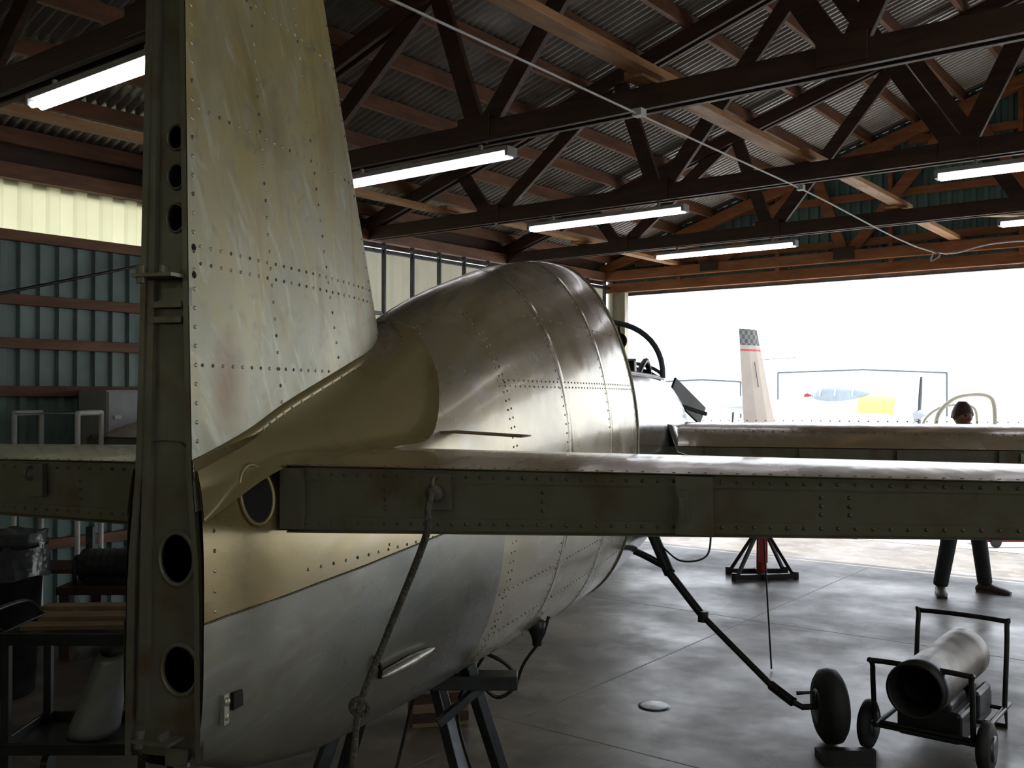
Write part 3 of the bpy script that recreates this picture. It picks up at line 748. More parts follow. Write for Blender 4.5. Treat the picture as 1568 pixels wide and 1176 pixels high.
b = MB()
Wp = lambda s_, r, z: Vector((s_, -r, z))
rp = [Wp(0.185, 0.50, 1.565), Wp(0.15, 0.50, 1.52), Wp(0.16, 0.49, 1.46), Wp(0.2, 0.39, 1.25), Wp(0.2, 0.33, 1.10), Wp(0.2, 0.31, 0.95), Wp(0.15, 0.27, 0.6), Wp(0.1, 0.23, 0.0)]
b.tube(rp, 0.0075, 8); b.tube([q+Vector((0.012, 0.004, 0)) for q in rp[3:6]], 0.005, 6)
b.torus(Wp(0.2, 0.33, 1.10), (1, 0.3, 0.2), 0.018, 0.006); b.ball(Wp(0.185, 0.50, 1.55), 0.018); b.ball(Wp(0.18, 0.30, 0.96), 0.013)
b.obj('tie_down_rope', M_rope, AP)
b = MB()
b.tube([loc(-0.30, 3.2, 0.85), loc(-0.36, 3.2, 0.6), loc(-0.43, 3.15, 0.3), loc(-0.5, 3.1, 0.01)], 0.006, 6)
b.tube([loc(-0.1, 3.6, 0.8), loc(-0.2, 3.6, 0.6), loc(-0.13, 3.6, 0.3), loc(-0.1, 3.6, 0.01)], 0.006, 6)
b.tube([loc(-0.16, 4.0, 0.72), loc(-0.03, 4.0, 0.66), loc(0.02, 4.0, 0.58), loc(-0.06, 4.0, 0.52), loc(-0.15, 4.0, 0.60)], 0.008, 6)
b.tube([loc(0.02, 4.0, 0.58), loc(0.05, 4.0, 0.66), loc(0.12, 4.0, 0.76), loc(0.15, 4.0, 0.85)], 0.007, 6)
b.prof(loc(0.10, 4.0, 0.84), (0.1, 0, -1), [(0, 0.02), (0.01, 0.04), (0.05, 0.035), (0.08, 0.022), (0.11, 0.02)], 14)
b.tube([loc(1.62, 6.4, 1.3), loc(1.63, 6.3, 0.6), loc(1.65, 6.25, 0.01)], 0.006, 6)
b.obj('hanging_cables', M_black, AP)

b = MB()
b.beam(site(-0.62, 3.50, 0.735), site(0.02, 3.50, 0.735), 0.09, 0.05)
for a, c in (((-0.28, 3.52, 0.76), (-0.06, 3.35, 0)), ((-0.16, 3.48, 0.80), (0.06, 3.75, 0)), ((-0.56, 3.48, 0.76), (-0.82, 3.35, 0)), ((-0.50, 3.55, 0.76), (-0.74, 3.9, 0))):
    b.beam(site(*a), site(*c), 0.045, 0.045)
b.beam(site(-0.26, 3.44, 0.60), site(-0.10, 3.5, 0.72), 0.03, 0.03)
b.beam(site(-0.20, 3.43, 0.35), site(-0.70, 3.43, 0.35), 0.03, 0.03)
b.obj('support_trestle', M_steel, bevel=0.004)

b = MB(); b.box((0, 0, 0.10), (0.30, 0.22, 0.2)); b.box((0, -0.112, 0.15), (0.3, 0.012, 0.05), 1); b.box((0, -0.112, 0.05), (0.3, 0.012, 0.05), 1)
b.obj('wooden_crate', [M_ply, M_wood_d], loc=site(-0.40, 5.3, 0), rotz=math.radians(50), bevel=0.004)
b = MB(); b.prof((0, 0, 0), (0, 0, 1), [(0, 0.09), (0.004, 0.09), (0.006, 0.075), (0.006, 0.0005)], 28); b.obj('floor_drain_cover', M_steel, loc=site(0.80, 5.53, 0))

H = empty('torpedo_heater', site(2.17, 4.95, 0), math.radians(-1))
b = MB()
b.prof((0, -0.46, 0.37), (0, 1, 0), [(0.0, 0.118), (0.0, 0.128), (0.03, 0.13), (0.05, 0.125), (0.72, 0.125), (0.74, 0.13), (0.86, 0.13), (0.93, 0.10), (0.93, 0.02)], 36, 0, False)
b.prof((0, -0.46, 0.37), (0, 1, 0), [(0.0, 0.118), (0.18, 0.10), (0.18, 0.001)], 36, 1, False)
b.prof((0, -0.40, 0.37), (0, 1, 0), [(0, 0.07), (0.12, 0.06), (0.12, 0.001)], 24, 1, False)
b.prof((0, -0.47, 0.37), (0, 1, 0), [(0.0, 0.119), (0.0, 0.133), (0.16, 0.133), (0.16, 0.12)], 36, 2, False)
b.torus((0, -0.47, 0.37), (0, 1, 0), 0.124, 0.008, mi=2)
b.obj('barrel', [M_tan, M_dark, M_black], H)
b = MB()
b.box((0, 0.05, 0.16), (0.30, 0.62, 0.15)); b.box((0, -0.1, 0.25), (0.2, 0.3, 0.06)); b.box((0.155, 0.1, 0.22), (0.04, 0.25, 0.14))
b.prof((0.08, 0.2, 0.235), (0, 0, 1), [(0, 0.025), (0.03, 0.025)], 16, 0)
b.obj('fuel_tank', M_black, H, bevel=0.02)
b = MB(); t = 0.013
b.tube([(-0.23, -0.33, 0.14), (-0.23, -0.36, 0.42), (-0.21, -0.37, 0.455), (0.19, -0.37, 0.455), (0.22, -0.36, 0.42), (0.22, -0.33, 0.14)], t, 8, 0, True, 8)
b.tube([(-0.22, 0.30, 0.14), (-0.22, 0.36, 0.54), (-0.19, 0.37, 0.575), (0.19, 0.37, 0.575), (0.22, 0.36, 0.54), (0.22, 0.30, 0.14)], t, 8, 0, True, 8)
b.tube([(-0.22, -0.36, 0.14), (-0.22, 0.40, 0.14)], t, 8, 0, False); b.tube([(0.22, -0.36, 0.14), (0.22, 0.40, 0.14)], t, 8, 0, False)
for yy in (-0.3, 0.0, 0.3): b.tube([(-0.22, yy, 0.14), (0.22, yy, 0.14)], t*0.8, 8, 0, False)
b.tube([(-0.2, 0.40, 0.14), (-0.2, 0.44, 0.01), (0.2, 0.44, 0.01), (0.2, 0.40, 0.14)], t, 8, 0, False)
b.tube([(-0.30, -0.30, 0.12), (0.30, -0.30, 0.12)], 0.01, 8, 0, False)
b.obj('tube_frame', M_black, H)
b = MB()
for sx in (-1, 1):
    b.prof((sx*0.27-0.03, -0.30, 0.12), (1, 0, 0), [(0, 0.04), (0, 0.09), (0.012, 0.115), (0.03, 0.12), (0.048, 0.115), (0.06, 0.09), (0.06, 0.04)], 28, 0)
    b.prof((sx*0.27-0.036, -0.30, 0.12), (1, 0, 0), [(0, 0.02), (0, 0.06), (0.072, 0.06), (0.072, 0.02)], 20, 1)
b.obj('wheels', [M_rubber, M_steel], H)

J = MB()
J.cyl((0, 0, 0.05), (0, 0, 0.9), 0.05, 0.04, mi=0); J.cyl((0, 0, 0.9), (0, 0, 1.15), 0.02, mi=1); J.cyl((0, 0, 1.15), (0, 0, 1.18), 0.05, mi=1)
J.beam((-0.32, -0.18, 0.03), (0.32, -0.10, 0.03), 0.05, 0.05, 1); J.beam((-0.3, 0.18, 0.03), (0.3, 0.18, 0.03), 0.05, 0.05, 1); J.beam((0, -0.2, 0.035), (0, 0.2, 0.035), 0.06, 0.05, 1)
for x, y in ((-0.3, -0.18), (0.3, -0.1), (-0.28, 0.18), (0.28, 0.18)):
    J.beam((x*0.9, y, 0.05), (0, 0, 0.52), 0.03, 0.03, 1); J.cyl((x, y, 0), (x, y, 0.07), 0.028, n=12, mi=1)
J.box((0, -0.05, 0.3), (0.08, 0.05, 0.3), 0)
J.obj('red_jack_stand', [M_red, M_black], loc=site(2.40, 9.44, 0), rotz=math.radians(37.5), bevel=0.003)
b = MB(); b.beam((-0.7, 0, 0.09), (0.7, 0, 0.09), 0.06, 0.06, 0); b.beam((-0.7, 0, 0.09), (-0.7, 0.35, 0.09), 0.05, 0.05, 0); b.beam((0.3, 0, 0.09), (0.3, 0.35, 0.09), 0.05, 0.05, 0)
for x in (-0.6, 0.6): b.cyl((x, -0.06, 0.06), (x, -0.03, 0.06), 0.06, mi=1)
b.obj('red_tow_dolly', [M_red, M_rubber], loc=site(6.15, 11.3, 0), rotz=math.radians(37.5))

# ------------------------------------------------------------------ left side clutter
U = empty('utility_cart', site(-1.85, 4.35, 0), math.radians(37.5))
b = MB()
for z, h in ((0.72, 0.05), (0.26, 0.05)):
    b.box((0, 0, z-0.02), (0.62, 0.42, 0.012))
    for sx in (-1, 1): b.box((sx*0.31, 0, z), (0.014, 0.43, h)); b.box((0, sx*0.21, z), (0.62, 0.014, h))
for x in (-0.29, 0.29):
    for y in (-0.19, 0.19):
        b.box((x, y, 0.41), (0.035, 0.035, 0.62)); b.cyl((x-0.015, y, 0.05), (x+0.015, y, 0.05), 0.05)
b.tube([(-0.31, -0.18, 0.74), (-0.40, -0.18, 0.80), (-0.40, 0.18, 0.80), (-0.31, 0.18, 0.74)], 0.012, 8)
b.obj('cart_frame', M_black, U, bevel=0.003)
b = MB()
for k, (dx, w) in enumerate(((0, 0.1), (0.03, 0.12), (-0.02, 0.08))): b.beam((-0.25+dx, -0.12+0.11*k, 0.755+0.018*k), (0.30, -0.10+0.10*k, 0.76+0.018*k), w, 0.02)
b.obj('boards', M_ply, U, bevel=0.003)
b = MB(); rings = []
for i in range(12):
    t = i/11; rings.append([Vector((-0.02+0.10*t+(0.12-0.05*t)*(0.6+0.4*a/6.0)*math.cos(a), 0.02+(0.11-0.04*t)*(0.6+0.4*a/6.0)*math.sin(a), 0.27+0.36*t+0.03*math.sin(a))) for a in [6.9*k/30 for k in range(31)]])
b.loft(rings, False); b.obj('rolled_sheet', pmat('sheet_grey', (0.30, 0.30, 0.29), (0.22, 0.22, 0.21), 8, 0.35, metal=0.3, bump=0.3, bscale=10), U, solid=0.004)
b = MB(); b.prof((0, 0, 0), (0, 0, 1), [(0, 0.17), (0.02, 0.19), (0.86, 0.24), (0.87, 0.26), (0.90, 0.26)], 28, 0)
rings = []
for i in range(6):
    t = i/5; rings.append([Vector(((0.27-0.02*t)*math.cos(a)*(1+0.04*math.sin(7*a+i)), (0.27-0.02*t)*math.sin(a)*(1+0.05*math.sin(9*a+2*i)), 0.70+0.24*t+0.012*math.sin(6*a))) for a in [2*math.pi*k/36 for k in range(36)]])
b.loft(rings, True, (False, True), 1); b.obj('trash_can', [M_black, pmat('bin_liner', (0.03, 0.035, 0.04), (0.06, 0.065, 0.07), 9, 0.2, bump=0.8, bscale=12)], loc=site(-3.0, 5.75, 0))
WB = empty('workbench', site(-2.35, 6.75, 0), math.radians(37.5))
b = MB(); b.box((0, 0, 0.46), (1.3, 0.6, 0.05))
for x in (-0.6, 0, 0.6):
    for y in (-0.25, 0.25): b.box((x, y, 0.22), (0.07, 0.07, 0.44))
b.box((0, 0, 0.12), (1.25, 0.55, 0.03)); b.obj('bench_frame', M_wood_d, WB, bevel=0.004)
b = MB()
b.cyl((-0.55, -0.1, 0.60), (-0.15, -0.1, 0.60), 0.11, mi=0); b.cyl((-0.6, -0.1, 0.60), (-0.55, -0.1, 0.60), 0.07, mi=1); b.box((-0.35, -0.1, 0.51), (0.3, 0.2, 0.05), 1)
for k in range(7): b.torus((-0.50+0.05*k, -0.1, 0.60), (1, 0, 0), 0.11, 0.008, 20, 6, 1)
b.box((0.15, 0.0, 0.56), (0.25, 0.25, 0.16), 2); b.box((0.45, -0.05, 0.62), (0.2, 0.22, 0.27), 1); b.cyl((0.0, 0.15, 0.49), (0.0, 0.15, 0.75), 0.07, mi=1)
b.tube([(-0.1, -0.2, 0.5), (0.05, -0.22, 0.62), (0.2, -0.2, 0.68), (0.35, -0.2, 0.5)], 0.02, 8, 1)
b.box((-0.1, 0.1, 0.22), (0.5, 0.3, 0.18), 1); b.cyl((0.25, -0.15, 0.24), (0.55, -0.1, 0.24), 0.1, mi=0); b.box((0.5, 0.1, 0.82), (0.2, 0.2, 0.14), 2)
b.box((-0.6, 0.12, 0.66), (0.05, 0.05, 0.34), 0); b.torus((-0.55, -0.24, 0.57), (1, 0.4, 0), 0.07, 0.012, mi=1)
b.obj('engine_parts', [M_steel, M_black, M_ply, M_red], WB, bevel=0.006)
b = MB(); b.box((XL+0.33, 4.40, 1.50), (0.40, 0.75, 0.58))
for yy in (4.215, 4.585): b.box((XL+0.535, yy, 1.50), (0.015, 0.355, 0.55), 0)
for yy in (4.35, 4.45): b.box((XL+0.55, yy, 1.58), (0.02, 0.02, 0.09), 1)
b.box((XL+0.55, 4.11, 1.58), (0.006, 0.06, 0.03), 2); b.box((XL+0.1, 4.40, 1.18), (0.1, 0.9, 0.06), 1)
b.obj('wall_cabinet', [M_grey, M_black, M_white], bevel=0.006)
b = MB(); t = 0.02
for y0 in (0.0, 0.4):
    b.tube([(0, y0, 0), (0, y0, 1.62), (0.45, y0, 1.62), (0.45, y0, 0)], t, 8, 0, False)
for z in (0.5, 1.1, 1.62):
    for x in (0, 0.45): b.tube([(x, 0, z), (x, 0.4, z)], t, 8, 0, False)
b.box((0.225, 0.2, 1.1), (0.45, 0.4, 0.03), 1); b.box((0.225, 0.2, 0.5), (0.45, 0.4, 0.03), 1)
b.obj('white_tube_rack', [M_white, M_wood_d], loc=site(-3.53, 6.95, 0), rotz=math.radians(37.5))

# ------------------------------------------------------------------ outside
M_tailp = pmat('tail_tan_paint', (0.26, 0.22, 0.19), (0.31, 0.26, 0.22), 2, 0.5)
def checker():
    m = bpy.data.materials.new('checker_tail'); m.use_nodes = True; nt = m.node_tree; L = nt.links.new; b = nt.nodes['Principled BSDF']
    tc = nd(nt, 'ShaderNodeTexCoord'); ck = nd(nt, 'ShaderNodeTexChecker'); ck.inputs['Scale'].default_value = 13
    ck.inputs['Color1'].default_value = (0.02, 0.02, 0.025, 1); ck.inputs['Color2'].default_value = (0.10, 0.10, 0.09, 1)
    L(tc.outputs['Object'], ck.inputs['Vector']); L(ck.outputs['Color'], b.inputs['Base Color']); return m
PT = empty('parked_airplane', site(4.50, 18.0, 0), math.radians(37.5+40))
b = MB()
rings = []; KX = 1/math.cos(math.radians(40))
for i in range(49):
    z = 1.2+1.75*i/48; t = i/48
    x0 = (-0.30-0.10*t)*KX; x1 = (0.42-0.42*t)*KX; h = 0.05-0.025*t
    rings.append([Vector((x0, -0.006, z)), Vector((x0+(x1-x0)*0.35, -h, z)), Vector((x0+(x1-x0)*0.7, -h, z)), Vector((x1, 0, z)), Vector((x0+(x1-x0)*0.7, h, z)), Vector((x0+(x1-x0)*0.35, h, z)), Vector((x0, 0.006, z))])
b.loft(rings[:38], True, smooth=False, mi=0); b.loft(rings[37:39], True, smooth=False, mi=2); b.loft(rings[38:41], True, smooth=False, mi=0); b.loft(rings[40:], True, (False, True), 1, False)
b.beam((-0.05, -0.07, 1.9), (-0.15, -0.06, 2.35), 0.008, 0.012, 3)
b.beam((0.1, -0.04, 2.40), (0.1, -0.75, 2.42), 0.012, 0.012, 0)
b.obj('fin_and_rudder', [M_tailp, checker(), M_red, M_black], PT)
b = MB(); rings = []
for i in range(15):
    t = i/14; rr = 0.10+0.36*math.sin(math.pi*(0.1+0.62*t)); x = -0.45+5.5*t
    rings.append([Vector((x, rr*0.85*math.cos(a), 0.95+rr*0.95*math.sin(a))) for a in [2*math.pi*k/20 for k in range(20)]])
b.loft(rings, True, (True, True)); b.hexa([(-0.1, -1.5, 1.05), (0.5, -1.5, 1.05), (0.6, 1.5, 1.05), (-0.1, 1.5, 1.05), (-0.1, -1.5, 1.10), (0.5, -1.5, 1.10), (0.6, 1.5, 1.10), (-0.1, 1.5, 1.10)])
b.hexa([(2.6, -3.2, 0.75), (3.8, -3.2, 0.75), (3.9, 4, 0.75), (2.6, 4, 0.75), (2.6, -3.2, 0.85), (3.8, -3.2, 0.90), (3.9, 4, 0.90), (2.6, 4, 0.85)])
for x, y in ((3.2, -1.2), (3.2, 1.2), (4.7, 0)): b.cyl((x, y-0.07, 0.2), (x, y+0.07, 0.2), 0.2, mi=1); b.cyl((x, y, 0.2), (x, y, 0.9), 0.04, mi=1)
b.obj('fuselage', [M_tailp, M_rubber], PT)
M_yel = pmat('yellow_paint', (0.62, 0.50, 0.16), (0.58, 0.46, 0.14), 2, 0.35)
M_whp = pmat('white_airplane_paint', (0.58, 0.61, 0.64), (0.54, 0.57, 0.60), 2, 0.35)
M_gls = pmat('canopy_tint', (0.24, 0.27, 0.30), (0.32, 0.36, 0.40), 2, 0.15)
PY = empty('yellow_white_airplane', site(10.2, 27.0, 0), math.radians(37.5-48))
b = MB(); rings = []
prof_ = [(-5.2, 0.10, 1.35), (-4.0, 0.22, 1.32), (-2.6, 0.42, 1.27), (-1.2, 0.56, 1.22), (-0.5, 0.58, 1.2), (0.1, 0.58, 1.2), (0.55, 0.54, 1.2), (0.85, 0.42, 1.22), (0.95, 0.2, 1.22)]
for x, rr, zc in prof_: rings.append([Vector((x, rr*0.85*math.cos(a), zc+rr*1.0*math.sin(a))) for a in [2*math.pi*k/24 for k in range(24)]])
b.loft(rings[:5], True, (True, False), 0); b.loft(rings[4:7], True, mi=1); b.loft(rings[6:], True, (False, True), 0)
b.prof((0.93, 0, 1.22), (1, 0, 0), [(0, 0.17), (0.14, 0.13), (0.28, 0.01)], 16, 2)
b.hexa([(-1.4, -4.5, 0.95), (0.2, -4.5, 0.95), (0.2, 4.5, 0.95), (-1.4, 4.5, 0.95), (-1.4, -4.5, 1.0), (0.2, -4.5, 1.07), (0.2, 4.5, 1.07), (-1.4, 4.5, 1.0)], 0)
b.hexa([(-5.2, -1.6, 1.4), (-4.4, -1.6, 1.4), (-4.4, 1.6, 1.4), (-5.2, 1.6, 1.4), (-5.2, -1.6, 1.45), (-4.4, -1.6, 1.45), (-4.4, 1.6, 1.45), (-5.2, 1.6, 1.45)], 0)
b.hexa([(-5.3, -0.03, 1.4), (-4.3, -0.03, 1.4), (-4.3, 0.03, 1.4), (-5.3, 0.03, 1.4), (-5.3, -0.02, 1.95), (-4.9, -0.02, 1.95), (-4.9, 0.02, 1.95), (-5.3, 0.02, 1.95)], 0)
b.ball((-2.3, 0, 1.72), (0.12, 0.08, 0.09), 3)
for x, y in ((-0.3, -1.2), (-0.3, 1.2)): b.cyl((x, y-0.08, 0.22), (x, y+0.08, 0.22), 0.22, mi=4); b.cyl((x, y, 0.2), (x, y, 1.0), 0.05, mi=4)
b.cyl((-5.0, -0.04, 0.12), (-5.0, 0.04, 0.12), 0.12, mi=4); b.tube([(-5.0, 0, 0.12), (-4.9, 0, 1.3)], 0.03, 8, 4, False)
b.obj('body', [M_whp, M_yel, M_grey, M_red, M_rubber], PY)
b = MB(); b.ball((-1.2, 0, 1.72), (0.95, 0.40, 0.34), 0, 20, 12)
for xx in (-1.7, -1.2, -0.7):
    q = math.sqrt(max(0, 1-((xx+1.2)/0.95)**2))
    b.tube([(xx, 0.41*q*math.cos(a), 1.72+0.35*q*math.sin(a)) for a in [math.pi*k/16 for k in range(17)]], 0.03, 6, 1, False)
b.obj('canopy', [M_gls, M_whp], PY)
b = MB()
for dz in (1, -1):
    rings = []
    for i in range(9):
        t = i/8; w = 0.11*math.sin(math.pi*(0.25+0.6*t)); rings.append([Vector((1.05+0.02*math.sin(a), w*math.cos(a)+dz*0.12*t, 1.22+dz*(0.1+0.92*t))) for a in [2*math.pi*k/8 for k in range(8)]])
    b.loft(rings, True, (True, True))
b.obj('propeller', M_black, PY)
b = MB()
pts = [(-0.43, 0, 1.22), (-0.36, 0, 1.50), (-0.15, 0, 1.70), (0.1, 0, 1.76), (0.33, 0, 1.74), (0.42, 0, 1.60), (0.43, 0, 1.22)]
b.tube(pts, 0.03, 10); b.tube([(p[0]*0.96, 0.5, p[2]*0.8+0.2) for p in pts], 0.02, 10)
for x in (-0.43, 0.43): b.beam((x, -0.1, 1.22), (x*0.97, 0.65, 1.18), 0.05, 0.05)
for x in (-0.4, 0.4):
    for y in (0.0, 0.5): b.beam((x, y, 0), (x, y, 1.2), 0.05, 0.05, 1)
b.beam((-0.4, 0, 0.6), (0.4, 0, 0.6), 0.04, 0.04, 1); b.beam((-0.4, 0.5, 0.6), (0.4, 0.5, 0.6), 0.04, 0.04, 1)
b.obj('canopy_frame_on_stand', [pmat('canopy_frame_cream', (0.36, 0.32, 0.25), rough=0.4), M_white], loc=site(6.42, 13.9, 0), rotz=math.radians(37.5))
M_farw = pmat('far_hangar_white', (0.75, 0.78, 0.8), (0.7, 0.73, 0.76), 0.5, 0.6)
M_fart = pmat('far_hangar_trim', (0.10, 0.13, 0.15), rough=0.6)
def far(a, d, w, h, ph):
    b = MB(); b.box((0, 3, h/2), (w, 6, h), 0)
    b.add([(-w/2, 0, h), (w/2, 0, h), (0, 0, h+ph), (-w/2, 6, h), (w/2, 6, h), (0, 6, h+ph)], [(0, 1, 2), (3, 5, 4), (0, 2, 5, 3), (1, 4, 5, 2)], 0)
    for x in (-w/2, w/2): b.box((x, -0.05, h/2), (0.10, 0.1, h), 1)
    b.beam((-w/2, -0.05, h), (0, -0.05, h+ph), 0.1, 0.12, 1); b.beam((0, -0.05, h+ph), (w/2, -0.05, h), 0.1, 0.12, 1)
    b.obj('distant_hangar', [M_farw, M_fart], loc=site(a, d, -0.02), rotz=math.radians(37.5))
far(28.6, 80, 13.8, 3.6, 0.25); far(14.5, 75, 6.0, 2.8, 0.15)

# ------------------------------------------------------------------ person
def person(locv, rz):
    E = empty('person_standing', locv, rz)
    M_sk = pmat('skin', (0.30, 0.16, 0.11), (0.26, 0.14, 0.10), 12, 0.5); M_hair = pmat('hair_dark_red', (0.035, 0.014, 0.008), (0.05, 0.02, 0.01), 40, 0.5, bump=0.6, bscale=80)
    M_tr = pmat('trousers_dark', (0.018, 0.02, 0.025), (0.028, 0.03, 0.036), 10, 0.8, bump=0.4, bscale=25); M_sh = pmat('shirt_dark', (0.05, 0.035, 0.03), (0.07, 0.05, 0.04), 10, 0.8, bump=0.3, bscale=20)
    M_shoe = pmat('shoe_leather', (0.06, 0.04, 0.03), (0.09, 0.06, 0.045), 12, 0.5)
    def skin(name, V, Ed, rad, mat, root=0, sub=2):
        me = bpy.data.meshes.new(name); me.from_pydata(V, Ed, []); me.materials.append(mat)
        o = bpy.data.objects.new(name, me); sc.collection.objects.link(o); o.parent = E
        o.modifiers.new('skin', 'SKIN'); q = o.modifiers.new('sub', 'SUBSURF'); q.levels = sub; q.render_levels = sub
        for i, v in enumerate(me.skin_vertices[0].data):
            v.radius = rad[i] if isinstance(rad[i], tuple) else (rad[i], rad[i]); v.use_root = (i == root)
        o.modifiers['skin'].use_smooth_shade = True
        return o
    V = [(0, 0, 0.90), (0, 0, 0.98), (0.09, 0, 0.84), (0.15, -0.02, 0.47), (0.22, 0.0, 0.10), (0.225, 0.0, 0.06), (-0.09, 0, 0.84), (-0.16, -0.03, 0.47), (-0.22, 0.0, 0.10), (-0.225, 0.0, 0.06)]
    skin('trousers', V, [(0, 1), (0, 2), (2, 3), (3, 4), (4, 5), (0, 6), (6, 7), (7, 8), (8, 9)],
         [(0.14, 0.105), (0.145, 0.105), 0.092, 0.072, 0.066, 0.068, 0.092, 0.072, 0.066, 0.068], M_tr)
    V = [(0, 0, 0.96), (0, 0.01, 1.10), (0, 0.0, 1.26), (0, 0.01, 1.36), (0, 0.01, 1.42),
         (0.16, 0.01, 1.36), (0.225, 0.03, 1.12), (0.235, -0.03, 0.92), (-0.16, 0.01, 1.36), (-0.225, 0.03, 1.12), (-0.235, -0.03, 0.92)]
    skin('shirt', V, [(0, 1), (1, 2), (2, 3), (3, 4), (3, 5), (5, 6), (6, 7), (3, 8), (8, 9), (9, 10)],
         [(0.15, 0.11), (0.14, 0.105), (0.16, 0.115), (0.13, 0.09), 0.06, 0.06, 0.046, 0.036, 0.06, 0.046, 0.036], M_sh)
    skin('neck', [(0, 0.01, 1.38), (0, -0.005, 1.47)], [(0, 1)], [0.052, 0.05], M_sk)
    for sx in (1, -1):
        hx, hy, hz = sx*0.237, -0.035, 0.905
        skin('palm', [(hx, hy, hz), (hx, hy-0.005, hz-0.04), (hx, hy-0.008, hz-0.085)], [(0, 1), (1, 2)], [(0.024, 0.026), (0.018, 0.036), (0.015, 0.038)], M_sk)
        for k, ln in enumerate((0.068, 0.078, 0.073, 0.058)):
            y0 = hy-0.038+0.021*k
            skin('finger_%d' % (k+1), [(hx, y0, hz-0.08), (hx-sx*0.004, y0, hz-0.09-ln*0.45), (hx-sx*0.014, y0, hz-0.09-ln*0.75), (hx-sx*0.026, y0, hz-0.09-ln)], [(0, 1), (1, 2), (2, 3)], [0.009, 0.0088, 0.008, 0.007], M_sk)
        skin('thumb', [(hx, hy-0.025, hz-0.03), (hx-sx*0.006, hy-0.05, hz-0.06), (hx-sx*0.012, hy-0.055, hz-0.095)], [(0, 1), (1, 2)], [0.012, 0.010, 0.008], M_sk)
        b = MB(); rings = []
        for t, w, h in ((0, 0.030, 0.05), (0.03, 0.040, 0.085), (0.09, 0.044, 0.095), (0.15, 0.043, 0.07), (0.21, 0.050, 0.055), (0.26, 0.046, 0.045), (0.29, 0.028, 0.03)):
            rings.append([Vector((w*math.cos(a), 0.075-t, max(0, h*(0.5+0.5*math.sin(a))))) for a in [2*math.pi*k/16 for k in range(16)]])
        b.loft(rings, True, (True, True)); b.box((0, -0.07, 0.008), (0.085, 0.27, 0.016), 0)
        o = b.obj('shoe', M_shoe, E, loc=(sx*0.225, 0, 0)); o.rotation_euler.z = sx*0.55
    b = MB(); rings = []
    cz = 1.565
    for i in range(19):
        t = i/18; z = cz+0.118-0.236*t; q = math.sin(math.pi*(0.04+0.92*t))**0.62
        w = 0.076*q*(1.0 if t < 0.55 else 1-0.30*(t-0.55)/0.45); dpt = 0.096*q*(1.0 if t < 0.5 else 1-0.18*(t-0.5)/0.5)
        rg = []
        for k in range(28):
            a = 2*math.pi*k/28; x = w*math.cos(a); y = dpt*math.sin(a)-0.012
            fr = max(0, -math.sin(a))
            d = 0.0
            if fr > 0.9:
                if 0.50 < t < 0.70: d += 0.020*math.sin(math.pi*(t-0.50)/0.20)*(fr-0.9)*10
                if 0.76 < t < 0.84: d += 0.006
                if t > 0.88: d += 0.008
            if 0.42 < t < 0.54 and 0.75 < fr < 0.97: d -= 0.008
            rg.append(Vector((x, y-d, z)))
        rings.append(rg)
    b.loft(rings, True, (True, True), 0)
    for sx in (1, -1):
        b.ball((sx*0.030, -0.090, cz+0.004), (0.011, 0.008, 0.008), 1, 12, 8); b.ball((sx*0.078, 0.0, cz-0.005), (0.010, 0.020, 0.030), 0, 12, 8)
        b.box((sx*0.03, -0.104, cz+0.026), (0.03, 0.008, 0.006), 2)
    b.box((0, -0.102, cz-0.062), (0.045, 0.008, 0.008), 3)
    rings = []
    for i in range(11):
        t = i/10; z = cz+0.130-0.15*t; q = math.sin(math.pi*(0.05+0.45*t))**0.6
        rings.append([Vector((0.088*q*math.cos(a), 0.108*q*math.sin(a)*(1 if math.sin(a) > 0 else 0.92)-0.006, z+(0.045*t*max(0, -math.sin(a))))) for a in [2*math.pi*k/28 for k in range(28)]])
    b.loft(rings, True, (True, False), 2)
    b.obj('head', [M_sk, M_dark, M_hair, M_red], E)
    return E
person(site(3.99, 8.69, 0), math.radians(37.5+12))

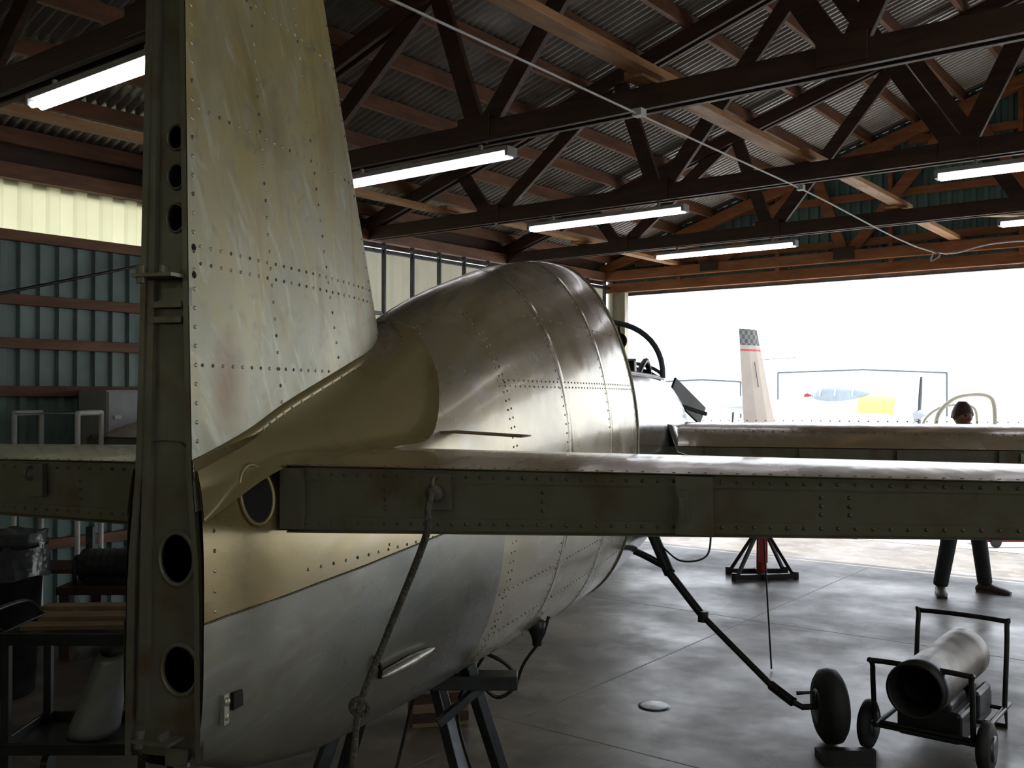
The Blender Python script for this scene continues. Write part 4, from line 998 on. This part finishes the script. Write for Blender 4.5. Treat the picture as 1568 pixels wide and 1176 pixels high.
# ------------------------------------------------------------------ light
w = bpy.data.worlds.new('sky'); sc.world = w; w.use_nodes = True
nt = w.node_tree; bg = nt.nodes['Background']
tc = nd(nt, 'ShaderNodeTexCoord'); sp = nd(nt, 'ShaderNodeSeparateXYZ'); cr = nd(nt, 'ShaderNodeValToRGB')
nt.links.new(tc.outputs['Generated'], sp.inputs[0]); nt.links.new(sp.outputs['Z'], cr.inputs['Fac'])
cr.color_ramp.elements[0].color = (0.95, 0.97, 1, 1); cr.color_ramp.elements[0].position = 0.0
cr.color_ramp.elements[1].color = (0.70, 0.83, 1, 1); cr.color_ramp.elements[1].position = 0.8
nt.links.new(cr.outputs['Color'], bg.inputs['Color']); bg.inputs['Strength'].default_value = 2.8
sun = bpy.data.lights.new('sun', 'SUN'); sun.energy = 11; sun.angle = math.radians(0.6); sun.color = (1, 0.94, 0.84)
so = bpy.data.objects.new('sun', sun); sc.collection.objects.link(so)
so.rotation_euler = Vector((-0.18, -0.50, -0.85)).to_track_quat('-Z', 'Y').to_euler()
def portal(locv, rot, sx, sy):
    l = bpy.data.lights.new('portal', 'AREA'); l.shape = 'RECTANGLE'; l.size = sx; l.size_y = sy; l.cycles.is_portal = True
    o = bpy.data.objects.new('portal', l); sc.collection.objects.link(o); o.location = locv; o.rotation_euler = rot
portal((0, YD+0.2, 1.65), (math.radians(-90), 0, 0), 14.4, 3.3)
portal((XR+0.1, (WY0+WY1)/2, (WS+WZ)/2), (math.radians(90), 0, math.radians(90)), WY1-WY0, WZ-WS)

# ------------------------------------------------------------------ camera
cam = bpy.data.cameras.new('camera'); co = bpy.data.objects.new('camera', cam); sc.collection.objects.link(co); sc.camera = co
cam.lens = 34.44; cam.sensor_width = 36; cam.sensor_fit = 'HORIZONTAL'; cam.clip_start = 0.05; cam.clip_end = 1000
co.location = (0, 0, 1.75); co.rotation_euler = (math.radians(90.65), 0, math.radians(37.5))
sc.view_settings.view_transform = 'Standard'; sc.view_settings.look = 'None'; sc.view_settings.exposure = 0.0
